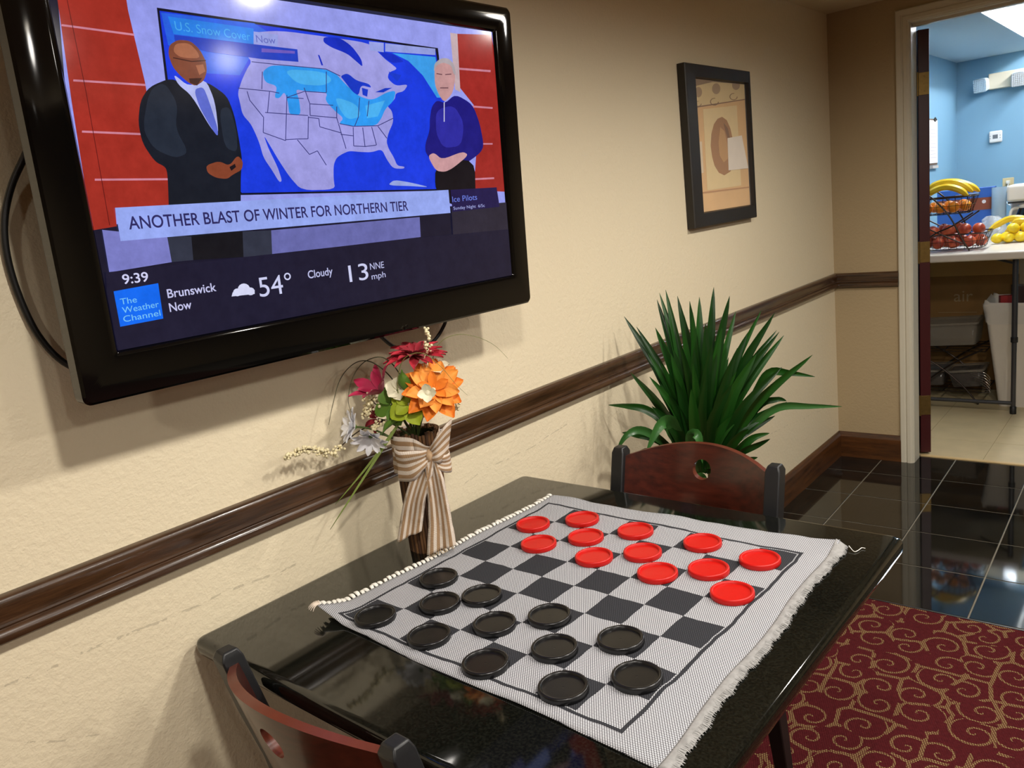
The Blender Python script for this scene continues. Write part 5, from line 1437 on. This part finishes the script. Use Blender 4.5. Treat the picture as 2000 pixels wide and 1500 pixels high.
for zz in (.075, .325):
    wr = MB()
    for yy in (1.18, 1.26, 1.34, 1.42, 1.50): wr.tube([(.02, yy, zz), (.47, yy, zz)], .003, 6)
    for xx in (.02, .245, .47): wr.tube([(xx, 1.18, zz), (xx, 1.50, zz)], .004, 6)
    wr.build('shelf', M_wire, rk, fix=False)
for yy in (1.17, 1.51):
    lg_ = MB()
    lg_.tube(spline([(.02, yy, .34), (.20, yy, .25), (.34, yy, .13), (.44, yy, .004)], 6), .0055, 8)
    lg_.tube(spline([(.46, yy, .34), (.30, yy, .25), (.14, yy, .12), (.04, yy, .004)], 6), .0055, 8)
    lg_.build('leg_frame', M_wire, rk, fix=False)
fp = empty('wire_tongs', (.46, 1.2, .1), label='loose coil of silver wire racks beside the trash can', cat='rack')
wt = MB()
for k in range(6):
    wt.tube(spline([(.40 + .006 * k, 1.15 + .008 * k, .20 - .012 * k), (.47, 1.12 + .008 * k, .215 - .018 * k), (.505, 1.14, .17 - .016 * k), (.46, 1.17, .13 - .010 * k)], 5), .0018, 5)
wt.build('wires', mat('silver_wire', rgb(170, 160, 148), .3, metal=.8), fp, fix=False)

# trash can
tc = empty('trash_can', (.60, 1.27, 0), label='white tapered trash can with bag liner under the folding table', cat='trash can')
tx, ty = .625, 1.28
def tr_ring(h, a, z, r=.03): return [(u, v, z) for u, v in rrect(tx - a, tx + a, ty - h, ty + h, r, 4)]
tcb = MB().grid([tr_ring(.11, .085, 0.0), tr_ring(.14, .155, .58), tr_ring(.150, .165, .60), tr_ring(.150, .165, .615), tr_ring(.138, .153, .612), tr_ring(.105, .08, .02)], closed_v=True)
tcb.f.append(tuple(reversed(range(20))))
tcb.build('bin', mat('white_bin_plastic', rgb(214, 206, 194), .4), tc)
lr = []
for dz, g in ((.50, .006), (.56, .010), (.60, .020), (.632, .012), (.622, -.004), (.57, -.012)):
    lr.append([Vector((u + random.uniform(-.004, .004), v + random.uniform(-.004, .004), dz + random.uniform(-.012, .012))) for u, v in rrect(tx - .148 - g, tx + .148 + g, ty - .133 - g, ty + .133 + g, .035, 4)])
MB().grid(lr, closed_v=True).build('bag_liner', mat('white_bin_bag', rgb(222, 216, 206), .35, alpha=.8), tc, smooth=60)
for (a, b, c, d, e_, f, col, nm, lb) in ((.535, .605, 1.19, 1.24, .61, .655, (150, 20, 26), 'snack_wrapper', 'small red wrapper lying on top of the trash'), (.585, .68, 1.27, 1.36, .60, .70, (46, 22, 18), 'dark_carton', 'dark brown carton sticking out of the trash can'), (.66, .70, 1.20, 1.30, .60, .72, (196, 160, 120), 'tan_carton', 'tan carton flap sticking out of the trash can')):
    M = Matrix.Translation(((a + b) / 2, (c + d) / 2, 0)) @ Matrix.Rotation(.35, 4, 'Z') @ Matrix.Translation((-(a + b) / 2, -(c + d) / 2, 0))
    MB().box(a, b, c, d, e_ - .05, f, M).build(nm, mat('trash_' + nm, rgb(*col), .5, var=.15, vs_=30), label=lb, cat='trash', bevel=.003)
